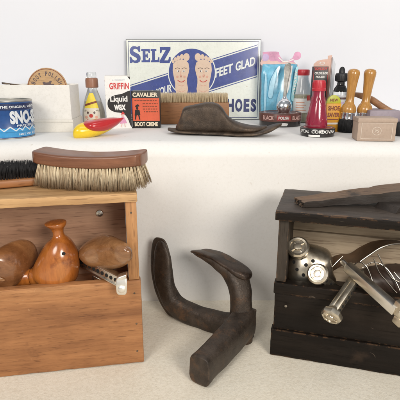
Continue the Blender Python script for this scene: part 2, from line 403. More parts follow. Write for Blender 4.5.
HOST = dict(printed_front='carton_body', printed_side='carton_body', printed_label='can_body', lid_print='tin_lid', side_print='tin_lid',
            face_label='glass_body', paper_label='glass_body', burnt_lettering='disc_plate', header_print='header_card', pouch_print_glare='blue_pouch',
            emblem='box_base', top_print='round_top', hang_hole='hanging_card', blue_band='sign_panel', band_lettering='sign_panel',
            brand_lettering='sign_panel', foot_picture='sign_panel', enamel_face='sign_panel')
class Print:
    """flat printing: polygons, ellipses and lettering laid on a surface by a map (u, v, height)"""
    def __init__(self, fn, step=None):
        self.fn, self.step, self.bm, self.mats, self.h = fn, step, bmesh.new(), [], .0003
    def mi(self, m):
        if m not in self.mats: self.mats.append(m)
        return self.mats.index(m)
    def up(self, d=.00025): self.h += d
    def add(self, vs, fs, m):
        t = bmesh.new(); vv = [t.verts.new((x, y, 0)) for x, y in vs]
        for f in fs:
            try: t.faces.new([vv[i] for i in f])
            except ValueError: pass
        if self.step:
            bmesh.ops.triangulate(t, faces=t.faces)
            x0, x1 = min(v[0] for v in vs), max(v[0] for v in vs)
            k = math.ceil(x0 / self.step)
            while k * self.step < x1:
                bmesh.ops.bisect_plane(t, geom=t.verts[:] + t.edges[:] + t.faces[:], plane_co=(k * self.step, 0, 0), plane_no=(1, 0, 0)); k += 1
        for f in t.faces:
            f.normal_update()
            if f.normal.z < 0: f.normal_flip()
        for v in t.verts: v.co = V(self.fn(v.co.x, v.co.y, self.h))
        merge(self.bm, t, self.mi(m))
    def poly(self, pts, m): self.add(pts, [tuple(range(len(pts)))], m)
    def blob(self, pts, m, k=5):
        n = len(pts); P = [V((a, b, 0)) for a, b in pts]
        self.poly([tuple(cr(P[i - 1], P[i], P[(i + 1) % n], P[(i + 2) % n], q / k)[:2]) for i in range(n) for q in range(k)], m)
    def rect(self, x0, x1, y0, y1, m): self.poly([(x0, y0), (x1, y0), (x1, y1), (x0, y1)], m)
    def frame(self, x0, x1, y0, y1, w, m):
        self.rect(x0, x1, y0, y0 + w, m); self.rect(x0, x1, y1 - w, y1, m)
        self.rect(x0, x0 + w, y0 + w, y1 - w, m); self.rect(x1 - w, x1, y0 + w, y1 - w, m)
    def ell(self, x, y, a, b, m, n=28, rot=0):
        c, s = math.cos(rot), math.sin(rot)
        self.poly([(x + a * math.cos(2 * PI * i / n) * c - b * math.sin(2 * PI * i / n) * s,
                    y + a * math.cos(2 * PI * i / n) * s + b * math.sin(2 * PI * i / n) * c) for i in range(n)], m)
    def ring(self, x, y, a, b, w, m, n=36):
        o = [(x + a * math.cos(2 * PI * i / n), y + b * math.sin(2 * PI * i / n)) for i in range(n)]
        q = [(x + (a - w) * math.cos(2 * PI * i / n), y + (b - w) * math.sin(2 * PI * i / n)) for i in range(n)]
        self.add(o + q, [(i, (i + 1) % n, n + (i + 1) % n, n + i) for i in range(n)], m)
    def line(self, pts, w, m):
        for (x0, y0), (x1, y1) in zip(pts, pts[1:]):
            d = math.hypot(x1 - x0, y1 - y0) or 1; nx, ny = -(y1 - y0) / d * w / 2, (x1 - x0) / d * w / 2
            self.poly([(x0 - nx, y0 - ny), (x1 - nx, y1 - ny), (x1 + nx, y1 + ny), (x0 + nx, y0 + ny)], m)
    def text(self, s, x0, x1, y0, y1, m, bold=.02, shear=0, space=1.0):
        """fit the string in a box; shear lifts it to the right"""
        vs, fs = text2d(s, bold, space)
        ax, bx = min(v[0] for v in vs), max(v[0] for v in vs); ay, by = min(v[1] for v in vs), max(v[1] for v in vs)
        out = []
        for x, y in vs:
            u = x0 + (x - ax) / (bx - ax) * (x1 - x0); w = y0 + (y - ay) / (by - ay) * (y1 - y0)
            out.append((u, w + shear * (u - x0)))
        self.add(out, fs, m)
    def done(self, name, parent, label=None):
        host = HOST.get(name)
        for o in list(C.objects):
            if host and o.parent == parent and o.name.split('.')[0] == host: parent = o; break
        return obj(name, self.bm, self.mats, parent, smooth=False, label=label)

def front(y=0):                        # print on the face looking towards the camera
    return lambda u, v, h: (u, y - h, v)
def around(r, a0=-PI / 2):             # print round a cylinder, u is arc length
    return lambda u, v, h: ((r + h) * math.cos(a0 + u / r), (r + h) * math.sin(a0 + u / r), v)
def top(z):
    return lambda u, v, h: (u, v, z + h)

class Strands:
    def __init__(self): self.v, self.f = [], []
    def add(self, p0, p1, w, bend=None):
        p0, p1 = V(p0), V(p1); d = (p1 - p0).normalized()
        u = d.orthogonal().normalized(); q = d.cross(u); mid = (p0 + p1) / 2 + (bend or V((0, 0, 0)))
        b = len(self.v)
        for p, s in ((p0, 1), (mid, .9), (p1, .45)):
            for k in range(3):
                a = 2 * PI * k / 3; self.v.append(p + (u * math.cos(a) + q * math.sin(a)) * w * s)
        for r in (0, 3):
            for k in range(3):
                j = (k + 1) % 3; self.f.append((b + r + k, b + r + j, b + r + 3 + j, b + r + 3 + k))
        self.f.append((b + 6, b + 7, b + 8))
    def done(self, name, m, parent):
        me = bpy.data.meshes.new(name); me.from_pydata(self.v, [], self.f); me.materials.append(m)
        for p in me.polygons: p.use_smooth = True
        o = bpy.data.objects.new(name, me); C.objects.link(o); o.parent = parent; return o

# ------------------------------------------------------------------ setting
def structure(name, bm, m, angle=38):
    o = obj(name, bm, m, angle=angle); o['kind'] = 'structure'; return o
bm = B()
nx, ny = 150, 90
vs = [[bm.verts.new((-1.2 + 2.4 * i / nx, -.6 + 1.315 * j / ny,
       .0012 * mnoise.noise(V((i * .18, j * .22, 1))) + .0006 * mnoise.noise(V((i * .9, j * .9, 4))) - .0014)) for j in range(ny + 1)] for i in range(nx + 1)]
for i in range(nx):
    for j in range(ny): bm.faces.new((vs[i][j], vs[i + 1][j], vs[i + 1][j + 1], vs[i][j + 1]))
structure('table_surface', bm, M['table'])
# ledge: rounded cloth-covered step, swept along X
bm = B()
prof = [(.706, -.004), (.7055, .10), (.705, .20), (.7052, .249)]
for k in range(11):
    a = PI - k / 10 * PI / 2; prof.append((.7285 + .0235 * math.cos(a), .2515 + .0235 * math.sin(a)))
prof += [(.78, LZ), (.9, LZ), (1.0, LZ), (1.09, LZ)]
nx = 160; rows = []
for i in range(nx + 1):
    x = -1.2 + 2.4 * i / nx
    rows.append([bm.verts.new((x, y + (.0030 * mnoise.noise(V((x * 7, z * 6, 2))) + .0012 * mnoise.noise(V((x * 22, z * 9, 3))) + .0006 * mnoise.noise(V((x * 60, z * 60, 5)))) * (1 if y < .74 and z > 0 else 0),
                               z + (.0009 * mnoise.noise(V((x * 34, y * 30, 7))) + .0012 * mnoise.noise(V((x * 9, y * 30, 8))) if y < .74 and z > .25 else 0))) for y, z in prof])
for a, b in zip(rows, rows[1:]):
    for j in range(len(prof) - 1): bm.faces.new((a[j], b[j], b[j + 1], a[j + 1]))
structure('display_ledge', bm, M['ledge'], 60)
bm = B(); span(bm, -1.3, 1.3, 1.072, 1.10, -.01, 1.0, 0); structure('wall', bm, M['wall'])

# ------------------------------------------------------------------ left wooden box
LB = thing('shoeshine_box', 'orange-brown pine box with open front and pale lid, full of wooden shoe trees', 'wooden box',
           (-.0783, .532, 0), (0, 0, R(10)))
W, D = .275, .137
bm = B(); board(bm, -W, .001, -.002, D, .2293, .2405, .0004); obj('lid_board', bm, M['pine_top'], LB)
bm2 = B()
span(bm2, -.0138, -.0002, .0012, D - .0005, .1238, .229, .0008); span(bm2, -.0138, -.0002, .0118, D - .0005, .0, .1236, .0008)
obj('side_panel', bm2, M['pine_z'], LB)
bm2 = B(); span(bm2, -W, -W + .0138, .0012, D - .0005, .1238, .229, .0008); span(bm2, -W, -W + .0138, .0118, D - .0005, 0, .1236, .0008)
obj('side_panel', bm2, M['pine_z'], LB)
bm = B(); span(bm, -W + .0142, -.0142, .088, .098, .0, .2288, .0005); obj('back_panel', bm, M['pine_in'], LB)
bm = B(); board(bm, -W - .001, .0015, 0, .0115, 0, .1234, .0004); obj('front_board', bm, M['pine'], LB)
bm = B(); span(bm, -W + .0144, -.0144, .012, .0876, .088, .098, .0005); obj('inner_shelf', bm, M['pine_in'], LB)
bm = B()
add_lathe(bm, [(0, 0), (.0046, 0), (.0053, .001), (.0046, .0024), (.002, .0028), (.0018, .0022), (0, .0022)], 20,
          Matrix.Translation((-.0500, .0878, .1895)) @ Matrix.Rotation(PI / 2, 4, 'X'))
obj('screw', bm, M['steel'], LB)
for nx_, nz_ in ((-.007, .018), (-.0065, .06), (-.0075, .105), (-.0072, .215)):
    bm = B(); add_lathe(bm, [(0, 0), (.0013, 0), (.0014, .0004), (0, .0007)], 12, Matrix.Translation((nx_, .0002 if nz_ < .12 else .0014, nz_)) @ Matrix.Rotation(PI / 2, 4, 'X')); obj('nail_head', bm, M['iron2'], LB)

def inbox(name, label, cat, px, py, Y, group=None):
    return thing(name, label, cat, atY(px, py, Y), (0, 0, 0), group)

# --- orange shoe tree with a knob
p = atY(56, 262, .545); k = k_at(p)
T = thing('shoe_tree', 'glossy orange wooden shoe tree with a round knob, central in the pine box', 'shoe tree', p, (0, 0, 0), 'wooden shoe trees in the pine box')
bm = B()
def sec(px, py, ru, rv, ang, dy=0, pw=2.1):     # in-plane section: direction of travel ang, ru across (in XZ), rv in depth
    a = R(ang); return (V(((px - 56) * k, dy, -(py - 262) * k)), V((-math.sin(a), 0, math.cos(a))) * ru * k, V((0, 1, 0)) * rv * k, pw)
def sv(px, py, hw, dv, p=2.05, lean=0): return (V(((px - 56) * k, 0, -(py - 262) * k)), V((hw * k, 0, lean * k)), V((0, dv * k, 0)), p)
add_sweep(bm, [sv(53, 286, .5, .5), sv(53, 285.5, 9, 9, 2, -2), sv(52.5, 282, 18, 17, 2, -3), sv(53.5, 276, 22, 19.5, 2, -4), sv(56, 269, 21.5, 20, 2, -5), sv(59, 261, 20, 19.5, 2, -5), sv(61.4, 252, 17.6, 18, 2, -4), sv(62.6, 244.5, 14.2, 15, 2, -3), sv(62.8, 238.5, 9.8, 11, 2, -1), sv(61.6, 234, 6, 6.6), sv(61, 230.6, 5.2, 5.6), sv(60.4, 226.5, 6.4, 6.6), sv(59.6, 223, 9.4, 9.4), sv(59.2, 221, 10.4, 10.4, 2, .6), sv(59, 219.8, 9.6, 9.6, 2, .6), sv(58.9, 219.2, 5, 5), sv(58.9, 219.1, .4, .4)], 40, 7)
obj('tree_body', bm, M['orangewood'], T, angle=60)
bm = B()
add_sweep(bm, [sec(11, 281, .5, .5, 6), sec(11.5, 281, 8, 8, 6), sec(14, 280.5, 9.4, 9.4, 6), sec(22, 279.5, 9.2, 9.2, 6), sec(29.4, 278.6, 8.6, 8.6, 6), sec(30, 278.5, 7.4, 7.4, 6), sec(30.8, 278.4, 7.4, 7.4, 6), sec(31.4, 278.3, 9, 9, 6), sec(40, 277, 10, 10, 6), sec(44, 276, 6, 6, 6)], 30, 5)
obj('tree_stem', bm, M['orangewood'], T, angle=40)
bm = B(); add_lathe(bm, [(0, -1.5 * k), (1.5 * k, -1.5 * k), (1.6 * k, .7 * k), (0, .7 * k)], 16, Matrix.Translation((13.5 * k, -15.3 * k, 15.5 * k)) @ Matrix.Rotation(R(72), 4, 'X') @ Matrix.Rotation(R(28), 4, 'Y'))
obj('peg_hole', bm, M['holes'], T)
# --- brown shoe tree at the left edge, blunt end to the front
p = atY(8, 262, .545); k = k_at(p)
T = thing('shoe_tree', 'brown wooden shoe tree with a blunt notched end, at the left of the pine box', 'shoe tree', p, (0, 0, 0), 'wooden shoe trees in the pine box')
bm = B()
def sd(x, y, z, ru, rv, pw=2.2, ax=(.52, -.30), tilt=.0):
    c = V((x, y, z)) * k; return (c, V((.93, .36, .0)) * ru * k, V((-.1, -.12, .98)) * rv * k, pw)
add_sweep(bm, [sd(-2, -22, -6, 1, 1), sd(-2, -22, -6, 11, 13), sd(-1.5, -21, -5, 15, 18), sd(2, -13, -2, 17, 20), sd(7, 0, 2, 15.5, 19), sd(12, 13, 4, 12, 16), sd(15, 24, 4, 5, 8), sd(16, 28, 4, .5, .5)], 32, 6)
obj('tree_body', bm, M['brownwood'], T, angle=50)
bm = B()
add_sweep(bm, [sd(-9, -20.6, 2, .5, .5), sd(-7, -22.2, -1, 2.4, 1.7), sd(-3, -22.9, -6, 2.6, 1.8), sd(2, -21.8, -9, 2.2, 1.5), sd(4, -20.6, -10, .4, .4)], 12, 4)
obj('end_notch', bm, M['brownwood2'], T, angle=60)
# --- rounded toe piece at the right
p = atY(109, 249.5, .553); k = k_at(p)
T = thing('shoe_tree', 'dull brown egg-shaped shoe tree toe leaning in the right corner of the pine box', 'shoe tree', p, (0, 0, 0), 'wooden shoe trees in the pine box')
bm = B()
def se(px, py, ru, rv, ang, pw=2.1):
    a = R(ang); return (V(((px - 108) * k, -max(0, px - 104) * 1.15 * k, -(py - 250) * k)), V((-math.sin(a), 0, math.cos(a))) * ru * k, V((0, 1, 0)) * rv * k, pw)
add_sweep(bm, [se(78, 256, .5, .5, 10), se(80, 255, 6, 8, 10), se(88, 254.5, 12.4, 15, 8), se(100, 252.6, 16.2, 18, 10), se(112, 248.5, 16.8, 18, 16), se(123, 243, 14, 15, 22), se(132, 238, 8.6, 9, 26), se(135.4, 235.6, 3.2, 4, 26), se(136.4, 235, .3, .3, 26)], 36, 6)
obj('tree_body', bm, M['brownwood2'], T, angle=60)

# --- perforated metal bar lying across the front board of the pine box
def bar(parent_name, label, cat, a, b, wid, thick, group, mat, end=None, holes=True, up=V((0, 0, 1)), nh=9, face='front'):
    a, b = V(a), V(b); d = (b - a); L = d.length; d.normalize()
    T = thing(parent_name, label, cat, a, (0, 0, 0), group)
    side = d.cross(up).normalized(); w = side.cross(d).normalized()
    m = Matrix((( d.x, side.x, w.x, 0), (d.y, side.y, w.y, 0), (d.z, side.z, w.z, 0), (0, 0, 0, 1)))
    bm = B(); add_box(bm, m @ V((L / 2, 0, 0)), (L, thick, wid), min(wid, thick) * .16, 0, m)
    # folded lips of the channel
    for s in ((-1, 1) if holes else ()):
        add_box(bm, m @ V((L / 2, thick * .42 , s * wid * .5)), (L * .995, thick * .5, wid * .14), wid * .04, 0, m)
    obj('channel_bar', bm, mat, T)
    if holes:
        bm = B()
        for i in range(nh):
            x = L * (.08 + .86 * i / (nh - 1))
            add_lathe(bm, [(0, 0), (wid * .21, 0), (wid * .21, thick * .05), (0, thick * .05)], 14,
                      m @ Matrix.Translation((x, thick * .51, 0)) @ Matrix.Rotation(-PI / 2, 4, 'X'))
            add_lathe(bm, [(0, 0), (wid * .21, 0), (wid * .21, thick * .05), (0, thick * .05)], 14,
                      m @ Matrix.Translation((x, -thick * .51, 0)) @ Matrix.Rotation(PI / 2, 4, 'X'))
        obj('adjusting_holes', bm, M['holes'], T)
    return T, m, L
a = atY(77, 257.5, .568); b = atY(121, 280, .518)
T, m, L = bar('shoe_stretcher', 'grey steel perforated bar with bent end clip over the pine box front', 'shoe stretcher', a, b, .0125, .0095, None, M['steel'], nh=10)
ia = V(a)
m_inv = Matrix.Translation(-ia)
bm = B()
q = atY(122, 279, .514) - ia; k = k_at(q + ia)
add_sweep(bm, [(q + V((-6 * k, 0, -2.5 * k)), V((0, 4 * k, 0)), V((0, 0, 2.2 * k)), 4), (q + V((-3 * k, 0, 1.0 * k)), V((0, 5 * k, 0)), V((-1 * k, 0, 2.6 * k)), 4), (q + V((1.5 * k, 0, 3.2 * k)), V((0, 5 * k, 0)), V((-.6 * k, 0, 2.6 * k)), 4), (q + V((5 * k, -.5 * k, 4.8 * k)), V((0, 4.5 * k, 0)), V((0, 0, 2.4 * k)), 4)], 24, 5)
add_sweep(bm, [(q + V((.5 * k, -3.5 * k, 2.5 * k)), V((5 * k, 0, 0)), V((0, 1.1 * k, 0)), 4), (q + V((.2 * k, -5.2 * k, -4 * k)), V((5.4 * k, 0, 0)), V((0, 1.1 * k, 0)), 4), (q + V((0, -5.4 * k, -12 * k)), V((5 * k, 0, 0)), V((0, 1.1 * k, 0)), 4), (q + V((0, -5.2 * k, -14.5 * k)), V((3.4 * k, 0, 0)), V((0, .8 * k, 0)), 3)], 24, 5)
add_lathe(bm, [(0, 0), (3.6 * k, 0), (3.8 * k, 1.4 * k), (2.4 * k, 2.4 * k), (0, 2.6 * k)], 24, Matrix.Translation(q + V((.4 * k, -6 * k, -8 * k))) @ Matrix.Rotation(PI / 2, 4, 'X'))
obj('end_clip', bm, M['bright'], T)
bm = B(); add_tube(bm, [atY(94, 281, .55) - ia, atY(93, 276, .545) - ia, atY(104, 280, .54) - ia, atY(113, 270, .56) - ia, atY(124, 263, .57) - ia, atY(127, 256, .575) - ia, atY(132, 251, .58) - ia], .0008, 8)
obj('spring_wire', bm, M['wire'], T)

# ------------------------------------------------------------------ right black box
RB = thing('shoeshine_box', 'black weathered box with worn edges and bare inside, full of metal shoe stretchers', 'wooden box',
           (.1016, .550, 0), (0, 0, R(-16)))
W, D = .27, .108
bm = B(); board(bm, -.004, W, -.0045, D, .2005, .2135, .0005); obj('lid_board', bm, M['blacktop'], RB)
bm = B(); board(bm, -.004, W + .001, -.0078, -.0048, .2008, .2128, .0005); obj('lid_edge', bm, M['blackwood'], RB)
for x in (0, W - .013):
    bm = B(); board(bm, x, x + .013, .0012, D - .001, .1122, .2003, .0005); board(bm, x, x + .013, .0122, D - .001, 0, .112, .0005)
    obj('side_panel', bm, M['blackwood_z'], RB)
bm = B(); board(bm, .006, W - .006, D - .012, D - .0015, .155, .2003, .0005); board(bm, .006, W - .006, D - .013, D - .0012, .02, .1535, .0005)
obj('back_panel', bm, M['beige'], RB)
bm = B(); board(bm, -.0005, W, .0, .0118, .0415, .0955, .0005); obj('front_board', bm, M['blackwood'], RB)
bm = B(); board(bm, -.002, W, -.003, .0120, .0960, .1120, .0005); obj('front_rail', bm, M['blackwood'], RB)
bm = B(); board(bm, -.003, W, -.0025, .0118, 0, .0410, .0005); obj('front_board', bm, M['blackwood'], RB, label='lowest black front board, standing slightly proud')
bm = B(); board(bm, .0135, W - .0135, .0125, D - .0135, .07, .08, .0005); obj('inner_shelf', bm, M['plank_dark'], RB)
bm = B(); add_lathe(bm, [(0, 0), (.0016, 0), (.0018, .0006), (0, .001)], 12, Matrix.Translation((.0155, -.0031, .0795)) @ Matrix.Rotation(PI / 2, 4, 'X')); obj('nail_head', bm, M['wire'], RB)

# --- foot rest plank on the lid
P0 = V((.1295, .566, .2145))
T = thing('footrest_plank', 'rough split plank with a charred edge lying on the black box lid', 'plank', P0, (0, -R(2.9), R(3)))
bm = B(); t = bmesh.new(); bmesh.ops.create_cube(t, size=1)
bmesh.ops.subdivide_edges(t, edges=t.edges[:], cuts=26, use_grid_fill=True)
for v in t.verts:
    u, w, h = v.co.x + .5, v.co.y, v.co.z
    x = u * .25; hw = (.022 + .020 * min(1, u * 1.6)); y = w * 2 * hw * .5 + (.012 * u)
    z = (h + .5) * (.0075 + .006 * min(1, u * 2))
    n = mnoise.noise(V((x * 55, y * 90, z * 60))) * .0011 + mnoise.noise(V((x * 160, y * 200, z * 90))) * .0005
    if u < .02: x += abs(mnoise.noise(V((y * 260, z * 160, 3)))) * .004 - w * .006
    v.co = V((x, y + n * 1.6, z + n))
bmesh.ops.recalc_face_normals(t, faces=t.faces)
for f in t.faces: f.material_index = 1 if (f.normal.y < -.55 or f.normal.z < -.5) else 0
me = bpy.data.meshes.new('s'); t.to_mesh(me); t.free(); bm.from_mesh(me); bpy.data.meshes.remove(me)
obj('plank_board', bm, [M['plank'], M['plank_dark']], T, angle=50)
p = on(396, 213, .2135)
BLK = thing('wooden_wedge', 'small black wooden wedge under the raised end of the rough plank', 'wedge', p, (0, 0, R(30)))
bm = B(); add_prism(bm, [(-.004, 0), (.06, 0), (.06, .0085), (.003, .0075)], -.002, .03, .001); obj('wedge_block', bm, M['plank_dark'], BLK)

# --- knobs of the metal stretchers
def knob(bm, c, ax, r, h=.9):
    q = V((0, 0, 1)).rotation_difference(V(ax).normalized()).to_matrix().to_4x4()
    add_lathe(bm, [(0, 0), (.55 * r, 0), (.62 * r, .25 * r), (.95 * r, .5 * r), (r, .72 * r), (.97 * r, .98 * r), (.82 * r, 1.12 * r), (.66 * r, 1.10 * r), (.62 * r, 1.0 * r), (.36 * r, 1.0 * r), (.30 * r, 1.14 * r), (0, 1.18 * r)], 8 if h < 0 else 32,
              Matrix.Translation(c) @ q)
    for i in range(4):
        a = i * PI / 2 + .4
        add_box(bm, V(c) + q.to_3x3() @ V((.48 * r * math.cos(a), .48 * r * math.sin(a), 1.04 * r)), (.34 * r, .12 * r, .14 * r), .02 * r, 0, q @ Matrix.Rotation(a, 4, 'Z'))
# perforated toe
p = atY(308, 268, .585); k = k_at(p)
T = thing('shoe_stretcher', 'tarnished metal shoe stretcher with perforated rounded toe, left inside the black box', 'shoe stretcher', p, (0, 0, 0), 'metal shoe stretchers in the black box')
bm = B()
def sf(px, py, ru, rv, ang, dy=0, pw=2.1):
    a = R(ang); return (V(((px - 308) * k, dy * k, -(py - 268) * k)), V((-math.sin(a), 0, math.cos(a))) * ru * k, V((0, 1, 0)) * rv * k, pw)
add_sweep(bm, [sf(297, 243, .5, .5, -70), sf(298, 244, 7, 7, -68), sf(300, 249, 12, 11, -62), sf(303.5, 258, 21, 17, -56), sf(309, 267.5, 26, 20, -48, 0, 2.3), sf(317, 274.5, 22, 18, -40), sf(326, 281, 13, 12, -32), sf(333, 285, 7, 7, -30), sf(337, 287, 2, 3, -30), sf(338, 287.5, .3, .3, -30)], 36, 6)
shell = obj('toe_shell', bm, M['nickel'], T, angle=60)
bm = B(); knob(bm, V((-11.5 * k, -4 * k, 20 * k)), (-.25, -.66, .66), 11 * k); obj('end_knob', bm, M['nickel'], T)
dep = lambda x, z: -math.sqrt(max(.04, 1 - (x / 26) ** 2 * .6 - (z / 26) ** 2 * .6))
bm = B()
from mathutils.bvhtree import BVHTree
bv = BVHTree.FromPolygons([v.co for v in shell.data.vertices], [tuple(q.vertices) for q in shell.data.polygons])
for hx, hy in ((301.5, 258), (313, 261), (297, 269.5), (306, 265), (303.5, 275), (310, 270), (294, 262)):
    d = ray(hx, hy).normalized(); hit = bv.ray_cast(CAM - p, d)
    if hit[0] is not None:
        qn = V((0, 0, 1)).rotation_difference(hit[1]).to_matrix().to_4x4()
        add_lathe(bm, [(0, -.0004), (1.75 * k, -.0004), (1.75 * k, .0003), (0, .0003)], 16, Matrix.Translation(hit[0]) @ qn)
obj('vent_holes', bm, M['holes'], T)
# second knob with a short bar
a = atY(343, 294, .570); b = atY(318, 275, .538)
T, m, L = bar('shoe_stretcher', 'metal shoe stretcher with its round knob resting against the perforated toe', 'shoe stretcher', a, b, .0115, .008, 'metal shoe stretchers in the black box', M['nickel'], nh=6)
bm = B(); kk = k_at(b); knob(bm, b - a + V((.003, .003, -.002)), (b - a) + V((0, -.045, 0.012)), 10.6 * kk); obj('end_knob', bm, M['nickel'], T)
# third: perforated bar hanging over the front, knob end down
a = atY(361, 272, .549); b = atY(334, 312, .499)
T, m, L = bar('shoe_stretcher', 'metal shoe stretcher hanging over the front of the black box, knob end lowest', 'shoe stretcher', a, b, .0115, .0105, 'metal shoe stretchers in the black box', M['nickel'], nh=9)
bm = B(); kk = k_at(b); knob(bm, b - a + V((0.002, .004, 0.002)), (b - a) + V((-.0, -.012, -.01)), 10.8 * kk, -1); obj('end_knob', bm, M['nickel'], T)
# fourth: pale bar crossing to the right edge
a = atY(347, 266, .547); b = atY(397, 311, .476)
T, m, L = bar('shoe_stretcher', 'pale smooth metal stretcher bar slanting down to the right over the black box front', 'shoe stretcher', a, b, .0125, .0115, 'metal shoe stretchers in the black box', M['bright'], holes=False)
bm = B(); kk = k_at(b)
add_sweep(bm, [(m @ V((-.011, 0, .0)), m.to_3x3() @ V((0, .0005, 0)), m.to_3x3() @ V((0, 0, .0005)), 2), (m @ V((-.010, 0, 0)), m.to_3x3() @ V((0, .0022, 0)), m.to_3x3() @ V((0, 0, .0042)), 2), (m @ V((-.002, 0, 0)), m.to_3x3() @ V((0, .0024, 0)), m.to_3x3() @ V((0, 0, .0045)), 2.5), (m @ V((.004, 0, 0)), m.to_3x3() @ V((0, .0026, 0)), m.to_3x3() @ V((0, 0, .0045)), 3)], 16, 4)
obj('end_tongue', bm, M['bright'], T)
bm = B(); e = b - a
add_box(bm, e + V((.004, -.001, .003)), (.016, .012, .019), .002, 0, m); add_box(bm, e + V((.001, -.004, -.011)), (.012, .006, .010), .0015, 0, m)
add_lathe(bm, [(0, 0), (.0055, 0), (.006, .002), (.004, .004), (0, .0045)], 18, Matrix.Translation(e + V((.003, -.008, .002))) @ Matrix.Rotation(PI / 2, 4, 'X'))
obj('end_clamp', bm, M['nickel'], T)
# curved spring band behind the bars
T = thing('spring_band', 'brown curved metal band with bright edge, arching behind the slanting bar', 'metal band', atY(372, 262, .585))
pts = [atY(330, 273, .583), atY(346, 264, .580), atY(360, 262, .575), atY(370, 255, .575), atY(381, 248, .577), atY(394, 244.5, .58), atY(408, 245, .583), atY(424, 252, .588)]
wd = V((-.001, .038, -.004))
sp = smooth_pts(pts); bm = B()
a_ = [bm.verts.new(q) for q in sp]; b_ = [bm.verts.new(q + wd) for q in sp]
c_ = [bm.verts.new(q + V((0, 0, .0012))) for q in sp]; d_ = [bm.verts.new(q + wd + V((0, 0, .0012))) for q in sp]
for i in range(len(sp) - 1):
    bm.faces.new((a_[i], a_[i + 1], b_[i + 1], b_[i])); bm.faces.new((c_[i], d_[i], d_[i + 1], c_[i + 1]))
    bm.faces.new((a_[i], c_[i], c_[i + 1], a_[i + 1])); bm.faces.new((b_[i], b_[i + 1], d_[i + 1], d_[i]))
bmesh.ops.recalc_face_normals(bm, faces=bm.faces)
obj('band_sheet', bm, M['bronze'], T, world=True)
bm = B(); add_tube(bm, [q + V((0, -.0003, .0008)) for q in pts[2:]], [.0006, .0011, .0013, .0012, .0011, .001], 8); obj('bright_edge', bm, M['bright'], T, world=True)
# loose wires
for lab, cat, pp in (('thin loop of dull wire curving down inside the right of the black box', 'wire', [(374, 259, .57), (379, 272, .565), (388, 283, .56), (398, 294, .555), (410, 300, .55)]),
                ('straighter dull wire running beside the thin wire loop in the black box', 'wire', [(378, 254, .575), (384, 266, .57), (392, 278, .565), (404, 284, .56)]),
                ('short bright wire stub crossing near the right edge of the black box', 'wire', [(394, 272, .55), (397, 276, .548), (402, 281, .545)]),
                ('long fine wire arching from the pale bar tip up under the curved band', 'wire', [(352, 268, .572), (358, 262, .58), (366, 266, .575), (372, 280, .57), (376, 296, .56)]),
                ('fine bright wire bowing low behind the pale slanting bar', 'wire', [(362, 268, .578), (374, 262, .58), (386, 268, .575), (396, 282, .565), (402, 296, .555)]),
                ('dull wire lying flat along the black box front rail', 'wire', [(336, 289, .545), (346, 290, .54), (358, 292.5, .537), (367, 293, .535)]),
                ('thin bright rod sticking up beside the perforated metal toe', 'wire', [(329, 271, .57), (336, 263, .57), (343, 256, .572)])):
    q = [atY(*z) for z in pp]
    T = thing('loose_wire', lab, cat, q[0]); bm = B(); add_tube(bm, q, .0009, 8); obj('wire_strand', bm, M['wire'] if 'dull' in lab else M['steel'], T, world=True)
T = thing('shade_filler', 'dark shape added for the shade under the wires inside the black box', 'leather pad', atY(385, 280, .59))  # added dark shape standing in for the shade low inside the box
bm = B(); c0 = atY(388, 282, .592)
add_sweep(bm, [(c0 + V((-.05, .0, -.004)), V((0, .002, 0)), V((0, 0, .002)), 2), (c0 + V((-.042, 0, 0)), V((0, .018, 0)), V((0, 0, .013)), 2.2), (c0 + V((-.01, 0, .003)), V((0, .022, 0)), V((0, 0, .02)), 2.2), (c0 + V((.03, -.008, .006)), V((0, .022, 0)), V((0, 0, .021)), 2.2), (c0 + V((.06, -.015, 0)), V((0, .01, 0)), V((0, 0, .01)), 2)], 24, 6, jitter=.004)
obj('filler_skin', bm, M['shade'], T, world=True, angle=60)

# ------------------------------------------------------------------ iron cobbler's last in the middle
T = thing('cobbler_anvil', 'dark cast iron cobbler stand with foot-shaped arms, standing on the table between the boxes', 'shoe anvil', (.062, .588, 0))
def wsec(c, u, v, p=2.4): return (V(c), V(u), V(v), p)
# upright leaf sole + lower arm
lf = V((.30, -.10, 0)).normalized()         # arm direction (to the right and slightly nearer)
nd = V((.80, -.60, 0)).normalized()         # across the leaf
th = V((.60, .80, 0)).normalized()
bm = B()
def leaf(px, py, Y, hw, ht, p=2.6, tl=0):
    c = atY(px, py, Y); return wsec(c, nd * hw, th * ht + V((0, 0, tl)), p)
add_sweep(bm, [leaf(160.5, 241, .664, .001, .001), leaf(161, 243, .664, .0075, .003), leaf(162, 250, .663, .0135, .0055), leaf(162.5, 260, .660, .0170, .007), leaf(163.3, 272, .657, .0180, .0085), leaf(165, 284, .653, .0172, .0105),
               wsec(atY(169.5, 296, .649), nd * .015 + V((0, 0, .004)), th * .012 + V((0, 0, .004)), 2.6),
               wsec(atY(177, 306, .644), V((.006, -.004, .0155)), th * .0125, 2.8),
               wsec(atY(188, 312.5, .637), V((.002, 0, .0165)), V((.004, .013, 0)), 3),
               wsec(atY(205, 319, .622), V((.001, 0, .0165)), V((.004, .0135, 0)), 3),
               wsec(atY(222, 324, .607), V((0, 0, .018)), V((.004, .014, 0)), 3),
               wsec(atY(238, 327, .594), V((0, 0, .020)), V((.004, .0145, 0)), 3)], 32, 6, jitter=.0012)
obj('foot_arm', bm, M['iron'], T, world=True, angle=60)
